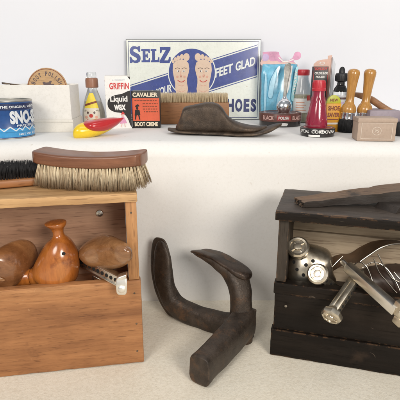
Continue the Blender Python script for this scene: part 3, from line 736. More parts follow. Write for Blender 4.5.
# broad thin sole behind it
bm = B()
add_sweep(bm, [leaf(159.6, 237.8, .674, .0006, .0008), leaf(159.8, 238.6, .674, .0085, .0022), leaf(160, 243, .674, .0150, .0030), leaf(160.5, 252, .673, .0195, .0032), leaf(161, 264, .671, .0222, .0034), leaf(162, 278, .667, .0225, .0036), leaf(164, 292, .662, .0205, .0040), leaf(167.5, 305, .657, .0155, .0045), leaf(171.5, 314, .652, .0085, .005), leaf(174, 317, .650, .001, .001)], 32, 6, jitter=.0006)
obj('sole_plate', bm, M['iron2'], T, world=True, angle=60)
# upper sole plate: toe at the back left, heel over the post
bm = B()
def sole(px, py, Y, wd_, tk, dirv=(.73, -.62)):
    d = V((dirv[0], dirv[1], 0)).normalized(); a = V((-d.y, d.x, 0)); a = V((a.x, a.y, -.25)).normalized()
    nrm = a.cross(d).normalized(); nrm = nrm if nrm.z > 0 else -nrm
    return wsec(atY(px, py, Y), a * wd_, nrm * tk, 3)
# curved arm: underside of the foot running down into the post
def arm(px, py, Y, wd_, tk, tilt, dirv):
    d = V((dirv[0], dirv[1], 0)).normalized(); a = V((-d.y, d.x, 0)); t_ = R(tilt)
    return wsec(atY(px, py, Y), a * wd_, (V((0, 0, 1)) * math.cos(t_) + d * math.sin(t_)) * tk, 2.8)
add_sweep(bm, [arm(194.5, 251.9, .653, .004, .002, 5, (.73, -.62)), arm(202, 252.8, .646, .0125, .0048, 5, (.73, -.62)), arm(212, 256, .635, .0170, .0066, 12, (.73, -.62)), arm(221.5, 261.4, .6245, .0180, .0090, 22, (.70, -.7)), arm(230, 269, .614, .0165, .0115, 36, (.66, -.75)),
               arm(236.5, 278.5, .604, .0165, .0140, 55, (.55, -.8)), arm(240, 289, .597, .0158, .0145, 76, (.45, -.88)), arm(241, 301, .592, .0150, .0145, 88, (.35, -.93)), arm(241, 313, .590, .0155, .0150, 90, (.3, -.95)), arm(241, 326, .589, .0165, .016, 90, (.3, -.95)), arm(241, 338, .588, .0165, .016, 90, (.3, -.95)), arm(241, 344, .588, .015, .0145, 90, (.3, -.95))], 32, 6, jitter=.0010)
obj('post', bm, M['iron'], T, world=True, angle=60)
bm = B()
add_sweep(bm, [sole(192, 250.8, .655, .0006, .0006), sole(193.5, 251, .653, .0075, .002), sole(199, 251.4, .648, .0140, .0028), sole(208, 253.2, .640, .0185, .0032), sole(218, 256.6, .630, .0208, .0036), sole(227, 261.4, .620, .0210, .004, (.66, -.75)), sole(235, 266.8, .610, .0200, .0046, (.58, -.8)), sole(241, 271.6, .601, .0180, .005, (.52, -.85)), sole(245, 275.5, .594, .0130, .0048, (.5, -.86)), sole(247, 278, .590, .005, .003, (.5, -.86)), sole(247.3, 278.6, .589, .0005, .0005, (.5, -.86))], 32, 6, jitter=.0006)
obj('sole_plate', bm, M['iron_face'], T, world=True, angle=60)
# heel arm towards the camera
bm = B(); dh = V((-.072, -.108, 0)).normalized(); ac = V((-dh.y, dh.x, 0))
def heel(x, y, zt, hw, p=3.4):   # bar resting on the table, top at zt
    return wsec((x, y, zt / 2 + .0004), ac * hw, V((0, 0, zt / 2)), p)
add_sweep(bm, [heel(.074, .602, .040, .010), heel(.068, .594, .052, .0165), heel(.058, .577, .050, .0165), heel(.042, .552, .046, .0162), heel(.024, .524, .0425, .0158), heel(.008, .499, .041, .0155), heel(.000, .4865, .0405, .0152, 4), heel(-.001, .4845, .038, .0142, 4)], 36, 5, jitter=.0011)
obj('heel_arm', bm, M['iron'], T, world=True, angle=50)
# lug at the right of the joint
bm = B(); add_box(bm, atY(250, 327, .589) , (.010, .024, .052), .003, 0, (0, R(3), R(-25))); obj('joint_lug', bm, M['iron'], T, world=True)

# ------------------------------------------------------------------ brushes on the pine box
# horsehair brush
p = on(92, 192.5, .2405) + V((0, .028, 0)); p.x = atY(91, 180, p.y).x; k = k_at(p + V((0, 0, .03)))
T = thing('shoe_brush', 'walnut-backed shoe brush with long pale horsehair bristles, on the pine box lid', 'brush', p, (0, 0, R(-8)))
Lh, hw, zb = .0672, .022, .0275
bm = B()
def blk(x, w, zo, h=.0080, p=7): return (V((x, .004 * (x / Lh) ** 2, zb + h + zo)), V((0, w, 0)), V((0, 0, h)), p)
zc = lambda x: .0045 * (x / Lh) ** 2 - .0005
add_sweep(bm, [blk(-Lh - .004, .004, zc(-Lh), .0062), blk(-Lh - .003, hw * .72, zc(-Lh), .0076), blk(-Lh, hw * .9, zc(-Lh), .0080), blk(-Lh * .9, hw, zc(-Lh * .9)), blk(-Lh * .5, hw, zc(-Lh * .5)), blk(0, hw * .97, zc(0)), blk(Lh * .5, hw, zc(Lh * .5)), blk(Lh * .9, hw, zc(Lh * .9)), blk(Lh, hw * .9, zc(Lh), .0080), blk(Lh + .003, hw * .72, zc(Lh), .0076), blk(Lh + .004, .004, zc(Lh), .0062)], 48, 5)
obj('brush_back', bm, M['walnut'], T, angle=45)
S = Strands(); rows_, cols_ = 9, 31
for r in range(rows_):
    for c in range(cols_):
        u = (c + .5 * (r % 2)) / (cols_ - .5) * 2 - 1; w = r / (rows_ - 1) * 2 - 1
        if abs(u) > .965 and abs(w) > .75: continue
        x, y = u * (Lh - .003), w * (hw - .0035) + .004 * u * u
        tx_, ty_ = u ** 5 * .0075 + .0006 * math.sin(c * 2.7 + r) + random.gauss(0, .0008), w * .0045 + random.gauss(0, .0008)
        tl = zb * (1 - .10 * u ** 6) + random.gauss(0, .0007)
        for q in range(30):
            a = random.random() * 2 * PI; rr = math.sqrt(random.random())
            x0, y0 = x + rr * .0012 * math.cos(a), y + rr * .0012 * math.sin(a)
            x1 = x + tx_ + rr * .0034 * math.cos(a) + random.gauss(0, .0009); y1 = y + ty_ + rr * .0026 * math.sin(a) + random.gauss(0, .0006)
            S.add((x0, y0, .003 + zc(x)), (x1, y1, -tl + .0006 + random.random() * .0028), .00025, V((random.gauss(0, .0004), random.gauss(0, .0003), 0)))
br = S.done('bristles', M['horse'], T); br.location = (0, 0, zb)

# black brush lying bristles up
p = on(0, 192, .2405) + V((-.028, .022, 0))
T = thing('shoe_brush', 'orange wooden brush lying upside down with short black bristles up, on the pine box lid', 'brush', p, (0, 0, R(23)))
Lh, hw = .07, .021; bm = B()
def bk(x, w, h=.0066, p=4): return (V((x, 0, h)), V((0, w, 0)), V((0, 0, h)), p)
add_sweep(bm, [bk(-Lh - .006, .003, .005), bk(-Lh - .003, hw * .6), bk(-Lh, hw * .85), bk(-Lh * .85, hw), bk(0, hw), bk(Lh * .85, hw), bk(Lh, hw * .85), bk(Lh + .003, hw * .6), bk(Lh + .006, .003, .005)], 40, 5)
obj('brush_back', bm, M['brushwood'], T, angle=45)
S = Strands()
for r in range(9):
    for c in range(42):
        u = (c + .5 * (r % 2)) / 41.5 * 2 - 1; w = r / 8 * 2 - 1
        if abs(u) > .93 and abs(w) > .7: continue
        x, y = u * (Lh - .003), w * (hw - .002)
        for q in range(13):
            a = random.random() * 2 * PI; rr = random.random()
            S.add((x + rr * .0011 * math.cos(a), y + rr * .0011 * math.sin(a), -.0008), (x + u ** 3 * .004 + rr * .003 * math.cos(a), y + w * .0035 + rr * .003 * math.sin(a), .0165 - .003 * u * u + random.gauss(0, .0009)), .00026)
br = S.done('bristles', M['blackbr'], T); br.location = (0, 0, .013)

# ------------------------------------------------------------------ things on the ledge
# snow-seal tin
p = on(8, 140, LZ) + V((0, .046, 0)); p.x = atY(7, 130, p.y).x; r = .0450; h = .0595
T = thing('wax_can', 'round blue tin of boot wax with white lettering, in front of the white carton', 'can', p)
bm = B(); add_lathe(bm, [(0, .0004), (r - .001, .0004), (r, .0015), (r, .002), (r - .0007, .003), (r - .0007, h - .003), (r, h - .002), (r, h)], 72); obj('can_body', bm, M['can_blue'], T)
bm = B(); add_lathe(bm, [(r, h), (r + .0006, h + .0007), (r + .0006, h + .002), (r, h + .0027), (r - .0018, h + .0027), (r - .0026, h + .001), (r - .007, h + .0004), (0, h + .0004)], 72); obj('lid', bm, M['tin_rim'], T)
bm = B(); add_lathe(bm, [(r - .001, -.0), (r + .0005, .0), (r + .0005, .0018), (r - .001, .0022)], 72); obj('base_rim', bm, M['tin_rim'], T)
cc = 2 * PI * r
vf = h / .0735; ca_ = around(r)
pr = Print(lambda u, v, q: ca_(u, v * vf, q), .004)
pr.rect(-cc / 2, cc / 2, .004, .022, M['can_sky']); pr.rect(-cc / 2, cc / 2, .0585, .0705, M['can_navy'])
pr.up()
random.seed(11)
x = -cc / 2
pts = [(x, .017)]
while x < cc / 2 - .012:
    x += random.uniform(.005, .010); pts.append((x, random.choice((.026, .028, .023, .0185, .020)) if len(pts) % 2 else random.uniform(.017, .0195)))
pts.append((cc / 2, .017))
pr.poly([(-cc / 2, .0155)] + pts + [(cc / 2, .0155)], M['can_white'])
pr.up()
pr.poly([(-cc / 2, .0145)] + [(a_, b_ - .0028) for a_, b_ in pts] + [(cc / 2, .0145)], M['can_sky'])
for s in (.0245, .0245 - cc / 2, .0245 + cc / 2):
    pr.text('SNO-SEAL', s, s + .078, .0300, .0565, M['can_white'], .055)
    pr.text('THE ORIGINAL WEATHER PROOFING', s - .014, s + .098, .0620, .0668, M['can_white'], .03)
    pr.text('PROTECTS  LEATHER', s + .01, s + .090, .0243, .0288, M['can_white'], .03)
    pr.text('NET WT 8 OZ', s + .012, s + .055, .0068, .0108, M['can_white'], .03)
pr.done('printed_label', T)

# white carton (open) with lid tray
pf = on(38, 132.3, LZ); Yb = pf.y; zt = atY(38, 85, Yb).z - LZ
x0, x1 = atY(1.5, 110, Yb).x, atY(70.5, 110, Yb).x
T = thing('white_carton', 'plain white open cardboard box sitting in its shallow lid, behind the blue tin', 'box', ((x0 + x1) / 2, Yb, LZ), (0, 0, R(2)))
w2 = (x1 - x0) / 2; dpt = .075
bm = B(); th_ = .0012; tz = .023
span(bm, -w2, w2, .0022, .0022 + th_, .002, zt, .0003); span(bm, -w2, w2, dpt - th_, dpt, .002, zt + .0005, .0003)
span(bm, -w2, -w2 + th_, .0036, dpt - .0014, .002, zt, .0003); span(bm, w2 - th_, w2, .0036, dpt - .0014, .002, zt - .0008, .0003); span(bm, -w2 + .002, w2 - .002, .004, dpt - .002, .002, .0034, 0)
obj('carton_body', bm, M['white_card'], T)
bm = B(); w3 = w2 + .0022
span(bm, -w3, w3, 0, th_, .0004, tz, .0003); span(bm, -w3, w3, dpt + .001, dpt + .0022, .0004, tz, .0003)
span(bm, -w3, -w3 + th_, .0014, dpt + .0008, .0004, tz, .0003); span(bm, w3 - th_, w3, .0014, dpt + .0008, .0004, tz, .0003); span(bm, -w3 + .0014, w3 - .0014, .0014, dpt, .0002, .0014, 0)
add_box(bm, (0, -.0006, tz - .0045), (2 * w3, .0008, .0015), .0003)
obj('lid_tray', bm, M['white_card2'], T)
# wooden disc in the carton
pd = atY(47.5, 88.5, Yb + .062); k = k_at(pd)
T = thing('wooden_disc', 'round pale wooden disc with burnt black letters, standing in the white carton', 'disc', pd, (R(-6), 0, 0))
rd = 20 * k
bm = B(); add_lathe(bm, [(0, -.002), (rd - .0008, -.002), (rd, -.0012), (rd, .0012), (rd - .0008, .002), (0, .002)], 64, Matrix.Rotation(PI / 2, 4, 'X')); obj('disc_plate', bm, M['discwood'], T)
pr = Print(front(-.002))
pr.ring(0, 0, rd * .96, rd * .96, rd * .03, M['brown_ink'])
def arc_text(pr, s, R0, hgt, a0, a1, m):
    for i, ch in enumerate(s):
        if ch == ' ': continue
        a = a0 + (a1 - a0) * (i + .5) / len(s); vs_, fs_ = text2d(ch, .03)
        ax, bx = min(v[0] for v in vs_), max(v[0] for v in vs_); wch = abs(a1 - a0) / len(s) * R0 * (.2 if ch == 'I' else .78)
        out = []
        for x, y in vs_:
            u = ((x - ax) / max(1e-6, bx - ax) - .5) * wch; v = R0 + y / .72 * hgt
            out.append((v * math.cos(a) + u * math.sin(a), v * math.sin(a) - u * math.cos(a)))
        pr.add(out, fs_, m)
arc_text(pr, 'BOOT POLISH', rd * .62, rd * .2, R(165), R(15), M['ink'])
for sx, sy, a_, b_, ro in ((.02, .22, .20, .07, .1), (.16, .30, .10, .05, .6), (-.12, .26, .09, .06, -.4), (.25, .17, .12, .05, .2), (0, .1, .16, .06, -.1)):
    pr.ell(sx * rd, sy * rd, a_ * rd, b_ * rd, M['ink'], 14, ro)
    pr.up(.00003)
pr.done('burnt_lettering', T)
# dark tool poking from the carton
T = thing('steel_tool', 'thin dark steel tool end poking over the left rim of the white carton', 'tool', atY(6, 84, Yb + .055))
bm = B(); q0, q1 = atY(2.3, 83, Yb + .055), atY(30, 86.5, Yb + .055)
add_sweep(bm, [(q0, V((0, .0004, 0)), V((0, 0, .0014)), 3), (q0 + V((.001, 0, -.0003)), V((0, .003, 0)), V((0, 0, .0017)), 3), (q0 + (q1 - q0) * .3, V((0, .0028, 0)), V((0, 0, .0013)), 3), (q1, V((0, .002, 0)), V((0, 0, .0009)), 3)], 14, 4)
obj('tool_blade', bm, M['iron2'], T, world=True)

# bottle with the clown label
p = on(93, 126.5, LZ); k = k_at(p)
T = thing('polish_bottle', 'small clear bottle with a yellow-hatted clown face label and brown cap', 'bottle', p + V((0, .014, 0)))
rb = 11.5 * k
bm = B(); add_lathe(bm, [(0, .0005), (rb * .92, .0005), (rb, .002), (rb, 10 * k), (rb * .95, 16 * k), (rb * .72, 26 * k), (rb * .5, 33 * k), (rb * .38, 37 * k), (rb * .38, 41 * k), (0, 41 * k)], 40); obj('glass_body', bm, M['clear'], T)
bm = B(); add_lathe(bm, [(0, .0018), (rb * .86, .0018), (rb * .9, .004), (rb * .9, 10 * k), (rb * .85, 15.5 * k), (rb * .66, 23 * k), (0, 23 * k)], 36); obj('white_polish', bm, M['cream_fill'], T)
bm = B(); add_lathe(bm, [(0, 37.5 * k), (rb * .50, 37.5 * k), (rb * .54, 38 * k), (rb * .54, 44.5 * k), (rb * .5, 46.5 * k), (rb * .42, 47 * k), (0, 47 * k)], 30); obj('cap', bm, M['cap_brown'], T)
bm = B(); add_lathe(bm, [(0, 47.1 * k), (rb * .40, 47.1 * k), (rb * .42, 51 * k), (rb * .38, 52 * k), (0, 52 * k)], 30); obj('dauber_top', bm, M['clear'], T)
prof_b = [(0, rb), (10 * k, rb), (16 * k, rb * .95), (26 * k, rb * .72), (33 * k, rb * .5), (60 * k, rb * .4)]
def rad(v):
    for (a, ra), (b, rb2) in zip(prof_b, prof_b[1:]):
        if v <= b: return ra + (rb2 - ra) * (v - a) / (b - a)
    return rb * .4
pr = Print(lambda u, v, h: ((rad(v) + h) * math.sin(u / max(rad(v), 1e-4)), -(rad(v) + h) * math.cos(u / max(rad(v), 1e-4)), v), .001)
pr.poly([(-8.5 * k, 2 * k), (8.5 * k, 2 * k), (9 * k, 12 * k), (7.4 * k, 18.5 * k), (-7.4 * k, 18.5 * k), (-9 * k, 12 * k)], M['cream_fill'])
pr.poly([(-7.6 * k, 18.2 * k), (7.6 * k, 18.2 * k), (4.6 * k, 26 * k), (1.8 * k, 32.5 * k), (-1.8 * k, 32.5 * k), (-4.6 * k, 26 * k)], M['label_yellow'])
pr.up()
pr.poly([(-6.6 * k, 20 * k), (5.6 * k, 23.5 * k), (5.2 * k, 25.3 * k), (-6.2 * k, 22 * k)], M['brown_ink'])
pr.ell(-3.2 * k, 14 * k, 1.0 * k, 1.2 * k, M['ink']); pr.ell(3.2 * k, 14 * k, 1.0 * k, 1.2 * k, M['ink'])
pr.ell(0, 11 * k, 1.9 * k, 1.8 * k, M['red_ink']); pr.ell(-5 * k, 9.5 * k, 1.6 * k, 1.4 * k, M['blush']); pr.ell(5 * k, 9.5 * k, 1.6 * k, 1.4 * k, M['blush'])
pr.line([(-4 * k, 7.4 * k), (-2 * k, 6 * k), (0, 5.6 * k), (2 * k, 6 * k), (4 * k, 7.4 * k)], .9 * k, M['red_ink'])
pr.done('face_label', T)

# liquid wax carton
p = on(119, 129, LZ); k = k_at(p); w2 = 12.2 * k; ht = 51 * k; dp = .026
T = thing('wax_box', 'tall white, black and red carton of liquid wax beside the orange carton', 'carton', p + V((.7 * k, 0, 0)), (0, 0, R(9)))
bm = B(); span(bm, -w2, w2, 0, dp, .0003, ht, .0006); obj('carton_body', bm, M['print_white'], T)
bm = B(); span(bm, -w2 + .0006, w2 - .0006, .0008, dp - .0008, ht, ht + .0008, .0002); obj('top_flap', bm, M['white_card2'], T)
pr = Print(front())
X = lambda a: -w2 + a / 24 * 2 * w2
Z = lambda b: b * k
blob = [(24, 37.5), (21, 36.6), (16, 34.4), (11, 33.4), (6, 31.8), (2.6, 28.6), (1.6, 24.8), (2.4, 21), (5, 18.2), (9, 16.6), (14, 15.8), (18, 13.6), (20.6, 9.5), (22.4, 4), (24, 1.5)]
pr.poly([tuple(q[:2]) for q in smooth_pts([V((X(a), Z(b), 0)) for a, b in blob])][::-1], M['griffin_black'])
pr.poly([(X(21.5), Z(50.6)), (X(23.9), Z(47.6)), (X(23.9), Z(50.6))], M['griffin_black'])
pr.up()
pr.text('GRIFFIN', X(4.2), X(22.6), Z(38.6), Z(44.8), M['griffin_red'], .025, 0, 1.08)
pr.text('A  PRODUCT', X(7), X(19), Z(46.6), Z(48), M['pale_grey'], .02)
pr.text('Liquid', X(4.4), X(20.8), Z(25.0), Z(32.4), M['print_white'], .03)
pr.text('wax', X(7.6), X(18.8), Z(18.4), Z(24.0), M['print_white'], .035)
# small dancing figure
pr.ell(X(15.6), Z(13.2), 1.3 * k, 1.4 * k, M['flesh']); pr.poly([(X(13.6), Z(14.2)), (X(17.8), Z(14.6)), (X(15.8), Z(17.4))], M['griffin_red'])
pr.poly([(X(14.4), Z(12)), (X(16.8), Z(12)), (X(19.4), Z(5.8)), (X(12.2), Z(5.2))], M['pink'])
pr.line([(X(14.6), Z(5.4)), (X(13.4), Z(1.8))], .8 * k, M['flesh']); pr.line([(X(17), Z(5.6)), (X(17.6), Z(1.8))], .8 * k, M['flesh'])
pr.rect(X(2.4), X(8), Z(9.2), Z(10), M['griffin_red']); pr.rect(X(2.4), X(9), Z(7), Z(7.7), M['griffin_red']); pr.ell(X(5), Z(3.4), 2.2 * k, 1.2 * k, M['griffin_red'])
pr.done('printed_front', T)
pr = Print(lambda u, v, h: (-w2 - h, -u, v))
for i, (b, l) in enumerate(((46, 11), (42, 13), (36, 9), (32, 13), (28, 12), (22, 10), (16, 13), (12, 11))):
    pr.rect(-dp / 2 - l * k / 2, -dp / 2 + l * k / 2, Z(b), Z(b) + 1.1 * k, M['griffin_red'] if i < 2 else M['mauve'])
pr.done('printed_side', T)

# orange boot cream carton
p = on(146.5, 128.2, LZ); k = k_at(p); w2 = 13.9 * k; ht = 36.2 * k; dp = .03
T = thing('boot_cream_box', 'small orange and black carton of boot cream with a tiny black figure', 'carton', p, (0, 0, R(1)))
bm = B(); span(bm, -w2, w2, 0, dp, .0003, ht, .0006); obj('carton_body', bm, M['griffin_black'], T)
pr = Print(front()); X = lambda a: -w2 + a / 28 * 2 * w2
pr.rect(X(.7), X(27.5), Z(7.4), Z(29.4), M['cav_orange']); pr.up()
pr.text('CAVALIER', X(1.2), X(26), Z(30.6), Z(34.8), M['cav_text'], .04); pr.text('BOOT CREME', X(2.4), X(25.6), Z(2), Z(6.2), M['cav_text'], .04)
random.seed(5)
for i, (b, x_0) in enumerate(((26.6, 3), (23.6, 11), (21, 11), (18.4, 11), (15.8, 12))):
    x = x_0
    while x < 25.4:
        l = random.uniform(1.2, 2.6); pr.rect(X(x), X(min(25.8, x + l)), Z(b), Z(b + .95), M['brown_ink']); x += l + .7
# black figure: hat, head, coat, legs
pr.poly([(X(3.2), Z(20.6)), (X(8), Z(21.6)), (X(6.4), Z(23.6)), (X(4.2), Z(22.8))], M['griffin_black']); pr.ell(X(5.4), Z(19.6), 1.2 * k, 1.4 * k, M['griffin_black'])
pr.poly([(X(3.4), Z(18.2)), (X(7.6), Z(18.2)), (X(8.4), Z(13)), (X(2.6), Z(12.6))], M['griffin_black'])
pr.line([(X(4), Z(13)), (X(3.2), Z(8.6))], 1.3 * k, M['griffin_black']); pr.line([(X(6.8), Z(13)), (X(7.6), Z(8.6))], 1.3 * k, M['griffin_black'])
pr.done('printed_front', T)

# red and yellow plastic shoe horn
pA = on(82, 139.5, LZ); k = k_at(pA)
T = thing('plastic_horn', 'glossy red and yellow pointed plastic piece lying on the ledge edge', 'plastic toy', pA)
def hs(px, py, Y, wu, wv, ang, p=2.2):
    a = R(ang); return (atY(px, py, Y), V((-math.sin(a) * wv * k, 0, math.cos(a) * wv * k)), V((.25, .97, 0)) * wu * k, p)
bm = B()
add_sweep(bm, [hs(75.4, 137.4, .765, .4, .4, 30), hs(77, 136, .765, 7, 3.2, 30), hs(81, 132.4, .768, 12, 7.2, 28), hs(87, 130, .772, 14.5, 8.6, 22), hs(95, 129.2, .776, 13, 7.4, 18), hs(103, 128, .780, 10, 5.4, 18), hs(111, 125.8, .784, 5, 3, 20), hs(116, 124.3, .786, .4, .3, 20)], 32, 5)
obj('yellow_shell', bm, M['plastic_yellow'], T, world=True, angle=60)
bm = B()
add_sweep(bm, [hs(85, 122.8, .777, .5, .4, 5), hs(87, 123.2, .777, 8, 2.8, 2), hs(92, 124.4, .778, 14, 5.0, -2), hs(99, 125, .779, 17, 6.6, 4), hs(106, 124.2, .781, 14.5, 6.6, 12), hs(114, 121.8, .784, 9, 4.6, 18), hs(120, 119.6, .787, 3.6, 2, 22), hs(123.6, 118, .789, .3, .3, 22)], 32, 5)
obj('red_shell', bm, M['plastic_red'], T, world=True, angle=60)

# ---------------- enamel sign
Ys = 1.046; pL, pR = atY(126.6, 80, Ys), atY(260.6, 80, Ys); Ws = pR.x - pL.x
Hs = atY(193, 38.8, Ys).z - LZ
T = thing('enamel_sign', 'cream and blue shoe sign with two smiling foot soles, leaning on the wall', 'sign', ((pL.x + pR.x) / 2, Ys, LZ + .0005), (R(-4), 0, 0))
bm = B(); add_box(bm, (0, .001, Hs / 2), (Ws, .002, Hs), .0006); obj('sign_panel', bm, M['sign_edge'], T)
UX = lambda zx: (zx - 183.5) / 337 * Ws
VY = lambda zy: (222 - zy) / 200 * Hs
pr = Print(front())
pr.rect(UX(16.5), UX(350.5), VY(220.5), VY(23.5), M['sign_white']); pr.up()
pr.frame(UX(20), UX(347), VY(217), VY(27), UX(2) - UX(0.6), M['sign_navy'])
pr.done('enamel_face', T)
pr = Print(front()); pr.h = .0011
sl = lambda x: 126 - (x - 178) * .31          # centre of the diagonal band in sign units
hb = 35
def clip(pts, y0, y1):
    for lim, sg in ((y0, 1), (y1, -1)):
        out = []
        for (ax, ay), (bx, by) in zip(pts, pts[1:] + pts[:1]):
            ia, ib = (ay - lim) * sg >= 0, (by - lim) * sg >= 0
            if ia: out.append((ax, ay))
            if ia != ib: t_ = (lim - ay) / (by - ay); out.append((ax + (bx - ax) * t_, lim))
        pts = out
    return pts
def band(x_a, x_b, lo, hi, m):
    pts = clip([(x_a, sl(x_a) + hi), (x_b, sl(x_b) + hi), (x_b, sl(x_b) + lo), (x_a, sl(x_a) + lo)], 29.5, 214.5)
    pr.poly([(UX(a), VY(b)) for a, b in pts], m)
pr.h = .0007
band(23, 344, -hb, hb, M['sign_blue']); band(23, 344, -hb - 5, -hb - 3, M['sign_blue']); band(23, 344, hb + 3, hb + 5, M['sign_blue'])
pr.up(.00012); pr.ell(UX(179), VY(104), UX(60.5) - UX(0), VY(0) - VY(61.5), M['sign_white'], 64); pr.up(.00012)
pr.ell(UX(179), VY(104), UX(58) - UX(0), VY(0) - VY(59), M['sign_blue'], 64)
pr.done('blue_band', T)
sh = -(VY(.31) - VY(0)) / (UX(1) - UX(0)) * 1.0
for s_, a, b, hh, off in (('MAKE', 30, 80, 10, 0), ('YOUR', 88, 128, 10, 0), ('FEET', 238, 282, 11, -2), ('GLAD', 289, 338, 11, -2)):
    pr = Print(front()); pr.h = .0011
    pr.text(s_, UX(a), UX(b), VY(sl(a) + off + hh), VY(sl(a) + off - hh), M['sign_text'], .03, sh)
    pr.done('band_lettering', T)
# SELZ in slab letters, SHOES
pr = Print(front()); pr.h = .0009
def slab(ch, a, b, t0, t1, m):
    w_ = b - a; h_ = t1 - t0
    f = lambda *q: [(UX(a + w_ * x), VY(t0 + h_ * y)) for x, y in q]
    if ch == 'E':
        pr.poly(f((0, 0), (1, 0), (1, .3), (.86, .3), (.78, .17), (.48, .17), (.48, .41), (.62, .41), (.62, .33), (.74, .33), (.74, .67), (.62, .67), (.62, .58), (.48, .58), (.48, .84), (.80, .84), (.88, .68), (1, .68), (1, 1), (0, 1), (0, .86), (.16, .86), (.16, .14), (0, .14)), m)
    if ch == 'L':
        pr.poly(f((0, 0), (.66, 0), (.66, .14), (.48, .14), (.48, .83), (.78, .83), (.86, .62), (1, .62), (1, 1), (0, 1), (0, .86), (.16, .86), (.16, .14), (0, .14)), m)
    if ch == 'Z':
        pr.poly(f((.04, 0), (1, 0), (1, .15), (.42, .83), (.78, .83), (.86, .62), (1, .62), (1, 1), (0, 1), (0, .86), (.58, .18), (.24, .18), (.16, .38), (.04, .38)), m)
    if ch == 'S':
        pr.poly(f((.98, .0), (.98, .34), (.84, .34), (.74, .2), (.56, .15), (.40, .17), (.34, .24), (.38, .32), (.56, .38), (.82, .47), (.98, .6), (1, .76), (.9, .92), (.68, 1), (.46, 1), (.28, .95), (.14, 1), (0, 1), (0, .62), (.14, .62), (.24, .78), (.42, .85), (.60, .84), (.67, .77), (.62, .69), (.42, .62), (.18, .53), (.04, .41), (.02, .24), (.12, .09), (.32, .0), (.54, .0), (.72, .05), (.84, .0)), m)
for ch, a, b, t0, t1 in (('S', 23.5, 51, 39, 80), ('E', 53, 74.5, 46, 78), ('L', 76.5, 98, 46, 78), ('Z', 98.5, 126, 41, 80)):
    pr = Print(front()); pr.h = .00075; slab(ch, a, b, t0, t1, M['sign_blue']); pr.done('brand_lettering', T)
for ch, a, b in (('S', 240, 263), ('H', 268, 287.5), ('O', 289.5, 309), ('E', 311, 327), ('S', 329, 344)):
    pr = Print(front()); pr.h = .00075; pr.text(ch, UX(a), UX(b - 1), VY(202), VY(169), M['sign_navy'], .055); pr.done('brand_lettering', T)
# two foot soles with faces
def foot(sgn, cx):
    pr = Print(front()); pr.h = .0012
    f = lambda q: [(UX(cx + sgn * x * 1.2), VY(y)) for x, y in q]
    pr.poly(f([(-17, 82), (-10, 74), (0, 71), (9, 73), (15, 80), (17, 94), (15, 106), (12, 118), (12, 130), (14, 144), (12, 156), (5, 163), (-4, 163), (-11, 156), (-13, 144), (-13, 130), (-16, 114), (-18, 98)]), M['skin'])
    for x, y, a, b in ((11, 69.5, 7, 9.5), (1.5, 69, 4.4, 6.6), (-6, 71.5, 3.9, 5.8), (-12, 75, 3.5, 5.2), (-17, 80, 3.2, 4.6)):
        pr.up(.00002); pr.ell(UX(cx + sgn * x * 1.2), VY(y - 4), UX(a * 1.12) - UX(0), VY(0) - VY(b), M['skin'], 20)
    pr.up(.0002)
    w_ = UX(1.1) - UX(0)
    for x in (-8, 6):
        pr.ell(UX(cx + sgn * x), VY(100), UX(3.4) - UX(0), VY(0) - VY(2.2), M['print_white'], 16)
        pr.line(f([(x - 5, 94), (x, 91.6), (x + 5, 94)]), w_, M['ink'])
    pr.ell(UX(cx + sgn * -1), VY(112), UX(2.8) - UX(0), VY(0) - VY(4), M['blush'], 14)
    for x in (-10, 8): pr.ell(UX(cx + sgn * x), VY(114), UX(3) - UX(0), VY(0) - VY(3), M['blush'], 14)
    pr.line(f([(-1, 100), (-3, 112), (1, 114)]), w_, M['blush'])
    pr.line(f([(-8, 122), (-4, 126), (0, 127), (4, 126), (7, 122)]), w_ * 1.7, M['red_ink']); pr.line(f([(-7, 134), (0, 137), (6, 134)]), w_, M['blush'])
    pr.line(f([(-9, 148), (0, 152), (8, 148)]), w_, M['blush'])
    pr.up(.0002)
    for x in (-7.4, 6.6): pr.ell(UX(cx + sgn * x), VY(100), UX(1.5) - UX(0), VY(0) - VY(1.9), M['ink'], 12)
    pr.done('foot_picture', T)
foot(1, 152.5); foot(-1, 207.5)

# wooden scrub brush with bristles up
p = on(194, 124.5, LZ); k = k_at(p)
T = thing('scrub_brush', 'worn wooden scrub brush with pale bristles up, standing between the sign and the iron last', 'brush', p, (0, 0, R(1)))
bm = B(); span(bm, -34 * k, 35 * k, 0, .036, .0004, 21.5 * k, .0022); obj('brush_block', bm, M['scrub'], T)
S = Strands(); random.seed(3)
for r in range(6):
    for c in range(44):
        x = (-32.5 + 66 * (c + .5 * (r % 2)) / 43.5) * k; y = .003 + .030 * r / 5
        for q in range(9):
            a = random.random() * 2 * PI; rr = random.random()
            S.add((x + rr * .0009 * math.cos(a), y + rr * .0009 * math.sin(a), 21.3 * k), (x + rr * .0022 * math.cos(a) + random.gauss(0, .0006), y + rr * .002 * math.sin(a) - .0004, 30 * k + random.gauss(0, .0012)), .00024)
S.done('bristles', M['palebr'], T)

# iron shoe last lying on the ledge
pm = on(225, 136.5, LZ); k = k_at(pm)
T = thing('iron_shoe_last', 'dark iron shoe last with a long upturned toe, lying in front of the scrub brush', 'shoe last', pm + V((0, .02, 0)))
bm = B()
def sl_(px, zlo, zhi, wv, yo=0, p=2.6): return (V(((px - 225) * k, yo * k, (zlo + zhi) / 2 * k)), V((0, wv * k, 0)), V((0, 0, (zhi - zlo) / 2 * k)), p)
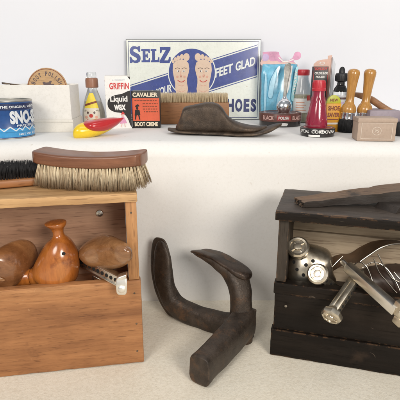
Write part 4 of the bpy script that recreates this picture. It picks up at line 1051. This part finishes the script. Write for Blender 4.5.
# sole flange
add_sweep(bm, [sl_(166.5, 4.5, 6, 1, 10), sl_(168, 3.2, 6.2, 8, 9), sl_(178, 1.8, 5.2, 13, 7), sl_(192, 1, 4.8, 14.5, 5), sl_(208, .8, 4.8, 14, 2), sl_(224, .4, 4.6, 15, -1), sl_(240, .1, 4.8, 17, -4), sl_(254, .8, 5.6, 16, -6), sl_(266, 3.0, 8.6, 13, -7), sl_(275, 6.8, 11.6, 9, -7), sl_(281, 9.8, 12.8, 3.4, -7), sl_(282, 11, 12.4, .3, -7)], 32, 6, jitter=.0006)
obj('sole_plate', bm, M['iron2'], T, angle=60)
bm = B()
add_sweep(bm, [sl_(175, 4, 8, 4, 7, 3.2), sl_(177, 3.5, 11, 9, 7, 3.4), sl_(180, 2.8, 18, 11, 6.5, 3.6), sl_(182.6, 2.5, 25.5, 11.5, 6, 4), sl_(186, 2.5, 28.2, 11.5, 6, 4.4), sl_(197, 2.5, 30.6, 11.5, 5, 4.4), sl_(209, 2.5, 32.6, 12, 3, 4.2), sl_(217, 2.5, 31.4, 12.2, 1.5, 3.8), sl_(222.5, 2.5, 27.6, 12.6, .5, 3.3), sl_(227.5, 2.5, 20.4, 13.4, -1, 2.8), sl_(236, 2.5, 14.6, 14.5, -3, 2.4), sl_(247, 2.8, 11.2, 14, -5, 2.3), sl_(258, 4, 10.2, 10, -6, 2.3), sl_(267, 6.5, 10.2, 3, -6, 2.3)], 36, 6, jitter=.0005)
obj('instep_block', bm, M['iron2'], T, angle=50)

# blue packet with a pink header
Yp = .998; pk = atY(280, 90, Yp); k = k_at(pk)
zb_ = lambda py: atY(280, py, Yp).z - LZ
T = thing('cloth_packet', 'blue plastic packet with a pink and white header card, behind the black polish tin', 'packet', (atY(280, 90, Yp).x, Yp, LZ), (R(-3), 0, 0))
bm = B()
X = lambda px: (px - 280) * k
hb_, hm_, ht_ = .0008, zb_(64), zb_(51)
add_sweep(bm, [(V((X(278), .004, hb_)), V((15.5 * k, 0, 0)), V((0, .001, 0)), 3), (V((X(278.5), .003, hb_ + .012)), V((17 * k, 0, 0)), V((0, .008, 0)), 3), (V((X(279), .003, (hb_ + hm_) / 2)), V((17.5 * k, 0, 0)), V((0, .009, 0)), 3), (V((X(279), .004, hm_ - .015)), V((17.5 * k, 0, 0)), V((0, .007, 0)), 3), (V((X(279.5), .005, hm_)), V((17.8 * k, 0, 0)), V((0, .0012, 0)), 3)], 36, 6, jitter=.0017)
obj('blue_pouch', bm, M['blue_pack'], T, angle=60)
bm = B()
card = [(262.3, 66), (262.3, 54), (263.6, 51.5), (277, 51.3), (279, 55), (283, 60.2), (288, 60), (292, 57.2), (294, 52.4), (297, 51.2), (299.8, 53), (300, 57), (297.5, 59.4), (293, 60.4), (296, 64), (298.4, 67)]
add_prism(bm, [tuple(q[:2]) for q in smooth_pts([V((X(a), zb_(b), 0)) for a, b in card])], .0055, .0065); obj('header_card', bm, M['pink'], T)
pr = Print(front(.0055))
pr.blob([(X(a), zb_(b)) for a, b in ((262.6, 65.8), (262.6, 57), (267, 58), (271, 61), (276, 60.5), (280, 62), (286, 61.5), (293, 62.2), (296, 66))], M['flesh'])
pr.up(); pr.blob([(X(a), zb_(b)) for a, b in ((262.6, 60.5), (262.6, 54.5), (266, 53.5), (268.5, 56), (267.4, 60))], M['lilac'])
pr.line([(X(278), zb_(57)), (X(282.5), zb_(61.2)), (X(288), zb_(61)), (X(293), zb_(59))], 1.1 * k, M['print_white'])
pr.blob([(X(a), zb_(b)) for a, b in ((272, 66), (276, 63.6), (284, 64), (288, 66))], M['print_white'])
pr.done('header_print', T)
pr = Print(lambda u, v, h: (u, -.0092 - h - .0 + .05 * max(0, v - .10), v))  # strip lettering, plus glare on the plastic painted as pale blue and white streaks
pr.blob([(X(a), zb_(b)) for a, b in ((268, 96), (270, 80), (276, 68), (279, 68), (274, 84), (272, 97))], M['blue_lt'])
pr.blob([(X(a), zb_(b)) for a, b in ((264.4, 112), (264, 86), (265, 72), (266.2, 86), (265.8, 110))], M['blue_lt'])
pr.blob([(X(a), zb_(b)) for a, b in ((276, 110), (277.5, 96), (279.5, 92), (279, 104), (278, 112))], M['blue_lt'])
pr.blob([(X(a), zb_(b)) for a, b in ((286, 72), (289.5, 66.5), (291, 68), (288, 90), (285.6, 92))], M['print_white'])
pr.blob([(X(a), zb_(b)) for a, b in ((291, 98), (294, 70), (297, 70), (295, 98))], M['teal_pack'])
pr.up(.0002)
for i in range(9):
    b = 72 + i * 2.7; pr.line([(X(293.6 - i * .16), zb_(b)), (X(296 - i * .16), zb_(b + .8)), (X(293.4 - i * .16), zb_(b + 1.6))], .55 * k, M['print_white'])
pr.done('pouch_print_glare', T)

def tin(name, label, pcx, py, rpx, hpx, mats, ring_text, yoff=0):
    pf = on(pcx, py, LZ); k = k_at(pf); r = rpx * k * 1.04; h = hpx * k
    T = thing(name, label, 'polish tin', pf + V((0, r, 0)))
    bm = B(); add_lathe(bm, [(0, .0003), (r * .95, .0003), (r * .97, .001), (r * .97, h * .42)], 64); obj('tin_base', bm, mats[0], T)
    bm = B(); add_lathe(bm, [(r * .975, h * .38), (r, h * .40), (r, h * .93), (r * .975, h), (r * .93, h * 1.01), (r * .9, h * .96), (0, h * .96)], 64); obj('tin_lid', bm, mats[1], T)
    pr = Print(top(h * .96)); pr.ell(0, 0, r * .86, r * .86, mats[2], 48); pr.up(); pr.ring(0, 0, r * .8, r * .8, r * .06, mats[3], 48); pr.text(ring_text[0][0], -r * .6, r * .6, -r * .12, r * .14, mats[3], .04); pr.done('lid_print', T)
    pr = Print(around(r), .002)
    for s, u0, u1, v0, v1, m in ring_text: pr.text(s, u0 * r, u1 * r, v0 * h, v1 * h, m, .025)
    return T, r, h, pr
T1, r1, h1, pr = tin('shoe_polish_tin', 'wide flat black tin of black shoe polish under the chrome spoon', 283.4, 127.6, 21, 13.5, (M['tin_black'], M['tin_brown'], M['tin_brown'], M['tin_pink']),
    [('BLACK', -1.05, -.45, .52, .84, M['tin_pink']), ('BLACK', .42, 1.05, .52, .84, M['tin_pink']), ('POLISH', -.24, .24, .60, .78, M['print_white'])])
pr.rect(-.32 * r1, .32 * r1, .50 * h1, .88 * h1, M['tin_red']); pr.up(); pr.text('POLISH', -.24 * r1, .24 * r1, .58 * h1, .80 * h1, M['print_white'], .04); pr.up(-.0006)
pr.poly([(-.14 * r1, .10 * h1), (.16 * r1, .10 * h1), (.22 * r1, .28 * h1), (.02 * r1, .34 * h1), (-.2 * r1, .26 * h1)], M['print_white'])
pr.done('side_print', T1)
T2, r2, h2, pr = tin('shoe_polish_tin', 'small flat tin of cordovan shoe polish with white lettering, under the red bottle', 321.5, 137.8, 16.9, 8.6, (M['tin_black'], M['tin_black'], M['tin_red'], M['tin_pink']),
    [('CORDOVAN', -.58, .92, .48, .84, M['print_white']), ('SPECIAL', -1.40, -.72, .48, .84, M['print_white'])])
pr.rect(-.75 * r2, -.1 * r2, .08 * h2, .30 * h2, M['print_white'])
pr.done('side_print', T2)
# red cordovan bottle on the small tin
pb = on(315.5, 127, LZ + h2); k = k_at(pb); rb = 10.6 * k
T = thing('dye_bottle', 'ribbed dark red bottle of shoe dye with a red cap, standing on the cordovan tin', 'bottle', (pb.x, T2.location.y - .004, LZ + h2 + .0004))
bm = B()
prof = [(0, 0), (rb * .95, 0), (rb, 1 * k), (rb, 4 * k), (rb * .95, 10 * k), (rb * .80, 19 * k), (rb * .64, 27 * k), (rb * .56, 31 * k), (rb * .54, 36 * k), (0, 36 * k)]
add_lathe(bm, prof, 40); obj('bottle_body', bm, M['cordovan'], T)
bm = B()
rr_ = lambda z: rb * (1.0 if z < 4 else 1 - (z - 4) / 27 * .44)
for sg in (1, -1):
    for j in range(9):
        a0 = 2 * PI * j / 9; add_tube(bm, [V((math.cos(a0 + sg * t_ * .16) * rr_(z) * 1.0, math.sin(a0 + sg * t_ * .16) * rr_(z) * 1.0, z * k)) for t_, z in enumerate((5, 9, 13, 17, 21, 25, 29))], .0008, 6, 3)
obj('diamond_ribs', bm, M['cordovan'], T, angle=60)
bm = B(); rc = 6.2 * k
add_lathe(bm, [(0, 35 * k), (rc * 1.06, 35 * k), (rc * 1.08, 37 * k), (rc, 37.6 * k), (rc, 43 * k), (rc * .9, 45 * k), (0, 45.4 * k)], 32)
for j in range(24):
    a = 2 * PI * j / 24; add_box(bm, (rc * math.cos(a), rc * math.sin(a), 40.4 * k), (.0008, .0008, 5 * k), 0, 0, (0, 0, a))
obj('screw_cap', bm, M['cap_red'], T)
# chrome spoon on the black tin
T = thing('metal_spoon', 'chrome spoon with a round bowl, propped upright against the blue packet', 'spoon', (T1.location.x, T1.location.y, LZ + h1 * .96))
bm = B(); c0 = atY(284, 106.5, T1.location.y - .002); k = k_at(c0)
add_sweep(bm, [(c0 + V((0, .004, -7.6 * k)), V((.4 * k, 0, 0)), V((0, .3 * k, 0)), 2), (c0 + V((0, .001, -7 * k)), V((3.2 * k, 0, 0)), V((0, 2 * k, 0)), 2), (c0 + V((0, 0, -4.6 * k)), V((6 * k, 0, 0)), V((0, 4 * k, 0)), 2), (c0, V((7.6 * k, 0, 0)), V((0, 5 * k, 0)), 2), (c0 + V((.2 * k, .001, 4.8 * k)), V((5.8 * k, 0, 0)), V((0, 4 * k, 0)), 2), (c0 + V((.5 * k, .004, 7.4 * k)), V((3 * k, 0, 0)), V((0, 2 * k, 0)), 2), (c0 + V((.8 * k, .006, 9.5 * k)), V((1.7 * k, 0, 0)), V((0, 1 * k, 0)), 2.4)], 30, 6)
obj('spoon_bowl', bm, M['chrome'], T, world=True, angle=60)
bm = B()
add_sweep(bm, [(c0 + V((.7 * k, .0055, 8.6 * k)), V((1.7 * k, 0, 0)), V((0, .9 * k, 0)), 2.4), (c0 + V((1.6 * k, .012, 16 * k)), V((1.8 * k, 0, 0)), V((0, .8 * k, 0)), 2.6), (c0 + V((2.8 * k, .02, 26 * k)), V((2.6 * k, 0, 0)), V((0, .7 * k, 0)), 2.6), (c0 + V((4.2 * k, .0275, 36 * k)), V((3.6 * k, 0, 0)), V((0, .7 * k, 0)), 2.6), (c0 + V((4.9 * k, .031, 41 * k)), V((2.6 * k, 0, 0)), V((0, .6 * k, 0)), 2.4), (c0 + V((5.1 * k, .032, 42.4 * k)), V((.4 * k, 0, 0)), V((0, .3 * k, 0)), 2)], 20, 6)
obj('spoon_handle', bm, M['steel'], T, world=True, angle=60)
# clear bottle with a red cap
Yc = T1.location.y + .056; pc = atY(301.5, 100, Yc); k = k_at(pc); z_ = lambda py: atY(301, py, Yc).z - LZ
T = thing('polish_bottle', 'tall clear glass bottle with a flat red cap and white label, behind the polish tins', 'bottle', (pc.x, Yc, LZ))
rb = 9.3 * k; zt_ = z_(75)
bm = B(); add_lathe(bm, [(0, .0005), (rb * .94, .0005), (rb, .002), (rb, z_(92)), (rb * .86, z_(87)), (rb * .62, z_(79)), (rb * .6, zt_), (0, zt_)], 40); obj('glass_body', bm, M['clear'], T)
bm = B(); add_lathe(bm, [(0, .002), (rb * .88, .002), (rb * .9, .004), (rb * .9, z_(95)), (0, z_(95))], 36); obj('liquid', bm, M['pale_fill'], T)
bm = B(); add_lathe(bm, [(0, zt_ - .001), (rb * .66, zt_ - .001), (rb * .68, zt_), (rb * .68, z_(70.5)), (rb * .62, z_(69.5)), (0, z_(69.4))], 32); obj('cap', bm, M['cap_red'], T)
pr = Print(around(rb), .0015)
pr.rect(-1.3 * rb, 1.2 * rb, z_(112), z_(98), M['print_white']); pr.up(); pr.rect(.35 * rb, 1.15 * rb, z_(100), z_(95), M['red_ink'])
for i, b in enumerate((101.5, 104, 106.5, 109)): pr.rect(-.8 * rb, (.1 + .2 * (i % 2)) * rb, z_(b + .9), z_(b), M['blush'])
pr.done('paper_label', T)
# black pouch on a hanging card
Yk = .935; pc = atY(320, 90, Yk); k = k_at(pc); z_ = lambda py: atY(320, py, Yk).z - LZ; X = lambda px: (px - 320) * k
T = thing('polish_carton', 'narrow black carton on a peach hanging card, standing behind the red bottle', 'carton', (pc.x, Yk, LZ), (0, 0, R(-4)))
bm = B(); span(bm, X(312), X(327), 0, .016, .0004, z_(66.5), .0006); obj('carton_body', bm, M['pouch'], T)
bm = B(); add_prism(bm, [(X(313.5), z_(66.6)), (X(313.5), z_(64)), (X(317), z_(60.6)), (X(322), z_(59.4)), (X(327), z_(59)), (X(327), z_(55.5)), (X(331), z_(54.8)), (X(331), .0006), (X(327.2), .0006), (X(327.2), z_(66.6))], .0165, .018); obj('hanging_card', bm, M['peach'], T)
bm = B(); add_prism(bm, [(X(331.2), .0006), (X(331.2), z_(57)), (X(334.4), z_(64)), (X(333.5), .0006)], .010, .0168); obj('side_flap', bm, M['pale_grey'], T)
pr = Print(front()); pr.text('INSTANT', X(314), X(325.5), z_(70.4), z_(68.2), M['red_ink'], .04); pr.text('COLOR SHOE', X(313.6), X(326.4), z_(74.4), z_(72), M['print_white'], .04); pr.text('POLISH', X(315), X(324), z_(78), z_(75.8), M['print_white'], .04)
pr.text('DARK', X(313.6), X(318.5), z_(86), z_(83.6), M['tin_pink'], .03)
pr.frame(X(312.6), X(326.6), z_(126), z_(67.4), .3 * k, M['red_ink']); pr.done('printed_front', T)
pr = Print(front(.0165)); pr.text('O', X(319), X(324.5), z_(64.6), z_(61.6), M['white_card'], .02); pr.done('hang_hole', T)
# clear blister with black applicator
Yk = .90; pc = atY(340.5, 90, Yk); k = k_at(pc); z_ = lambda py: atY(340, py, Yk).z - LZ; X = lambda px: (px - 340.5) * k
T = thing('dropper_bottle', 'clear bottle with a ribbed black nozzle cap, behind the left wooden dauber', 'bottle', (pc.x, Yk, LZ))
rb = 7.4 * k
bm = B(); add_lathe(bm, [(0, .0005), (rb * .95, .0005), (rb, .002), (rb, z_(92)), (rb * .8, z_(88)), (rb * .5, z_(85)), (rb * .5, z_(83)), (0, z_(83))], 36); obj('glass_body', bm, M['clear'], T)
bm = B(); add_lathe(bm, [(0, z_(92)), (rb * .62, z_(92)), (rb * .66, z_(86)), (rb * .5, z_(85)), (rb * .48, z_(82)), (rb * .8, z_(81)), (rb * .84, z_(75)), (rb * .76, z_(73.4)), (rb * .42, z_(72.8)), (rb * .36, z_(69)), (rb * .2, z_(67)), (0, z_(66.6))], 30)
for j in range(20):
    a = 2 * PI * j / 20; add_box(bm, (rb * .83 * math.cos(a), rb * .83 * math.sin(a), z_(78)), (.0009, .0009, z_(75.6) - z_(80.4)), 0, 0, (0, 0, a))
obj('nozzle_cap', bm, M['black_rubber'], T)
bm = B(); add_lathe(bm, [(0, .002), (rb * .85, .002), (rb * .88, z_(97)), (0, z_(97))], 30); obj('dark_dye', bm, M['tin_black'], T)
pr = Print(around(rb), .0015); pr.rect(-1.1 * rb, 1.0 * rb, z_(108), z_(95), M['pale_grey']); pr.up(); pr.rect(-.8 * rb, .6 * rb, z_(99), z_(97), M['ink']); pr.rect(-.8 * rb, .3 * rb, z_(103), z_(101.5), M['lilac']); pr.done('paper_label', T)
# orange carton with a lime disc
po = on(333.5, 125, LZ); Yk = .835; pc = atY(333.8, 110, Yk); k = k_at(pc); z_ = lambda py: atY(333, py, Yk).z - LZ; X = lambda px: (px - 333.8) * k
T = thing('scuff_carton', 'small orange carton with a round lime green top, left of the wooden daubers', 'carton', (pc.x, Yk, LZ), (0, 0, R(3)))
bm = B(); span(bm, X(326.4), X(341.2), 0, .012, .0003, z_(103.5), .0008); obj('carton_body', bm, M['orange_lbl'], T)
bm = B(); n = 16; add_prism(bm, [(X(327.2), z_(103.6))] + [(X(334 - 7 * math.cos(PI * i / n)), z_(103.2 - 8 * math.sin(PI * i / n))) for i in range(n + 1)] + [(X(340.8), z_(103.6))], .003, .009, .0004); obj('round_top', bm, M['lime'], T)
pr = Print(front()); pr.text('SHOE', X(328), X(339.8), z_(110.6), z_(106), M['brown_ink'], .04); pr.text('SAVER', X(327.8), X(340), z_(117.2), z_(112.6), M['brown_ink'], .04); pr.rect(X(327), X(340.8), z_(124.4), z_(122.6), M['print_white']); pr.rect(X(328), X(339), z_(120), z_(119), M['brown_ink']); pr.done('printed_front', T)
pr = Print(front(.003)); pr.text('NEW', X(330), X(338), z_(101.6), z_(98.8), M['brown_ink'], .03); pr.done('top_print', T)

# two wooden-handled daubers
def dauber(px, label, lean):
    pf = on(px, 133.2, LZ); k = k_at(pf) * .95
    T = thing('shoe_dauber', label, 'dauber brush', pf + V((0, 8 * k, 0)), (R(-1), R(lean), 0), 'wooden handled daubers on the ledge')
    bm = B(); add_lathe(bm, [(0, .0004), (6.6 * k, .0004), (7.6 * k, 2 * k), (7.9 * k, 8 * k), (7.4 * k, 15 * k), (0, 15 * k)], 36)
    obj('dauber_head', bm, M['black_hair'], T)
    S = Strands()
    for i in range(420):
        a = random.random() * 2 * PI; S.add((7.3 * k * math.cos(a), 7.3 * k * math.sin(a), 15 * k), (8.1 * k * math.cos(a), 8.1 * k * math.sin(a), random.uniform(.2, 2) * k + .0003), .0004, V((.8 * k * math.cos(a), .8 * k * math.sin(a), 0)))
    S.done('dauber_hair', M['black_hair'], T)
    bm = B(); add_lathe(bm, [(0, 13.6 * k), (7.5 * k, 13.6 * k), (7.7 * k, 14 * k), (7.5 * k, 15 * k), (7.3 * k, 19 * k), (7.5 * k, 20 * k), (7.3 * k, 21 * k), (0, 21 * k)], 36); obj('ferrule', bm, M['chrome'], T)
    bm = B(); add_lathe(bm, [(0, 20.6 * k), (7.3 * k, 20.6 * k), (7.9 * k, 22 * k), (7.8 * k, 25 * k), (6.6 * k, 28 * k), (5.0 * k, 30 * k), (4.2 * k, 33 * k), (4.2 * k, 38 * k), (4.7 * k, 46 * k), (5.5 * k, 54 * k), (6.2 * k, 59.5 * k), (6.1 * k, 62 * k), (5.2 * k, 64 * k), (2.5 * k, 65.2 * k), (0, 65.4 * k)], 40); obj('handle', bm, M['honey'], T, angle=50)
dauber(347.5, 'honey wooden dauber with black bristles, the left one, beside the orange carton', 3.6)
dauber(363.8, 'honey wooden dauber standing behind the tan emblem box', 3.4)

# tan box with an oval emblem
pf = on(375.8, 141.2, LZ); k = k_at(pf); w2 = 19.0 * k; ht = 22.6 * k
T = thing('tan_box', 'small tan cardboard box with an oval emblem and thin border, at the right ledge edge', 'box', pf, (0, 0, R(-5)))
bm = B(); span(bm, -w2 + .0008, w2 - .0008, .0008, .036, .0003, ht - .004, .0006); obj('box_base', bm, M['box_tan'], T)
bm = B(); span(bm, -w2, w2, 0, .0368, ht - .0065, ht, .0007); obj('box_lid', bm, M['box_tan'], T)
pr = Print(front(.0008)); pr.frame(-w2 * .80, w2 * .80, 2 * k, ht - .0072, .6 * k, M['box_tan_l']); pr.ring(0, 10 * k, 4.6 * k, 4.2 * k, .6 * k, M['box_tan_l']); pr.up(); pr.text('PS', -2.2 * k, 2.2 * k, 8.4 * k, 11.6 * k, M['box_tan_l'], .04); pr.done('emblem', T)
# mauve box behind
pf = atY(383, 126, .80); k = k_at(pf)
T = thing('mauve_case', 'flat grey-mauve case behind the tan emblem box', 'case', (pf.x, .80, LZ), (0, 0, R(-3)))
bm = B(); hh = atY(383, 110.5, .80).z - LZ; span(bm, -14 * k, 16 * k, 0, .05, .0004, hh, .002); obj('case_body', bm, M['mauve'], T)
# long wooden handled brush leaning over it
T = thing('handled_brush', 'long tan wooden brush handle sloping down to the right over the mauve case', 'brush', atY(385, 106, .82))
q = [atY(353, 94, .875), atY(362, 96, .862), atY(371, 99.5, .85), atY(381, 106, .835), atY(391, 112.5, .82), atY(401, 118.5, .806), atY(414, 125, .79)]
bm = B(); add_tube(bm, q, [.0035, .0058, .0062, .0060, .0064, .0074, .0095], 20); obj('handle', bm, M['handle'], T, world=True, angle=60)
bm = B(); e = atY(399, 130, .785); k = k_at(e)
add_sweep(bm, [(e + V((-4.5 * k, 0, 0)), V((0, .5 * k, 0)), V((0, 0, .5 * k)), 2), (e + V((-4 * k, 0, 0)), V((0, 5 * k, 0)), V((0, 0, 7.4 * k)), 2.6), (e + V((8 * k, -2 * k, 0)), V((0, 8 * k, 0)), V((0, 0, 8 * k)), 2.6), (e + V((30 * k, -6 * k, 0)), V((0, 8 * k, 0)), V((0, 0, 8 * k)), 2.6), (e + V((33 * k, -6 * k, 0)), V((0, .5 * k, 0)), V((0, 0, .5 * k)), 2)], 24, 5, jitter=.001)
obj('bristle_head', bm, M['black_hair'], T, world=True, angle=60)

# ------------------------------------------------------------------ light
def area(name, loc, target, size, power, col):
    l = bpy.data.lights.new(name, 'AREA'); l.shape = 'DISK'; l.size = size; l.energy = power; l.color = col
    o = bpy.data.objects.new(name, l); C.objects.link(o); o.location = loc
    o.rotation_euler = (V(target) - V(loc)).to_track_quat('-Z', 'Y').to_euler(); return o
area('room_lamp', (.62, -.66, .76), (0, .7, .16), .55, 15.2, (1, .935, .85))
area('room_lamp', (-.62, -.5, 1.0), (0, .75, .2), .6, 10.0, (1, .945, .87))
area('ceiling_lamp', (.1, .40, 1.75), (.05, .95, .4), .6, 2.8, (1, .985, .97))
w = bpy.data.worlds.new('World'); bpy.context.scene.world = w; w.use_nodes = True
bg = w.node_tree.nodes['Background']; bg.inputs['Color'].default_value = (.90, .95, 1, 1); bg.inputs['Strength'].default_value = .33

# ------------------------------------------------------------------ camera object
cd = bpy.data.cameras.new('camera'); cd.lens = 36 * F / 400; cd.sensor_width = 36; cd.clip_start = .01; cd.clip_end = 50
co = bpy.data.objects.new('camera', cd); C.objects.link(co); co.location = CAM; co.rotation_euler = (PI / 2 - TH, 0, 0)
sc = bpy.context.scene; sc.camera = co
sc.view_settings.view_transform = 'Standard'; sc.view_settings.look = 'None'; sc.view_settings.exposure = 0
sc.cycles.max_bounces = 10; sc.cycles.transmission_bounces = 8
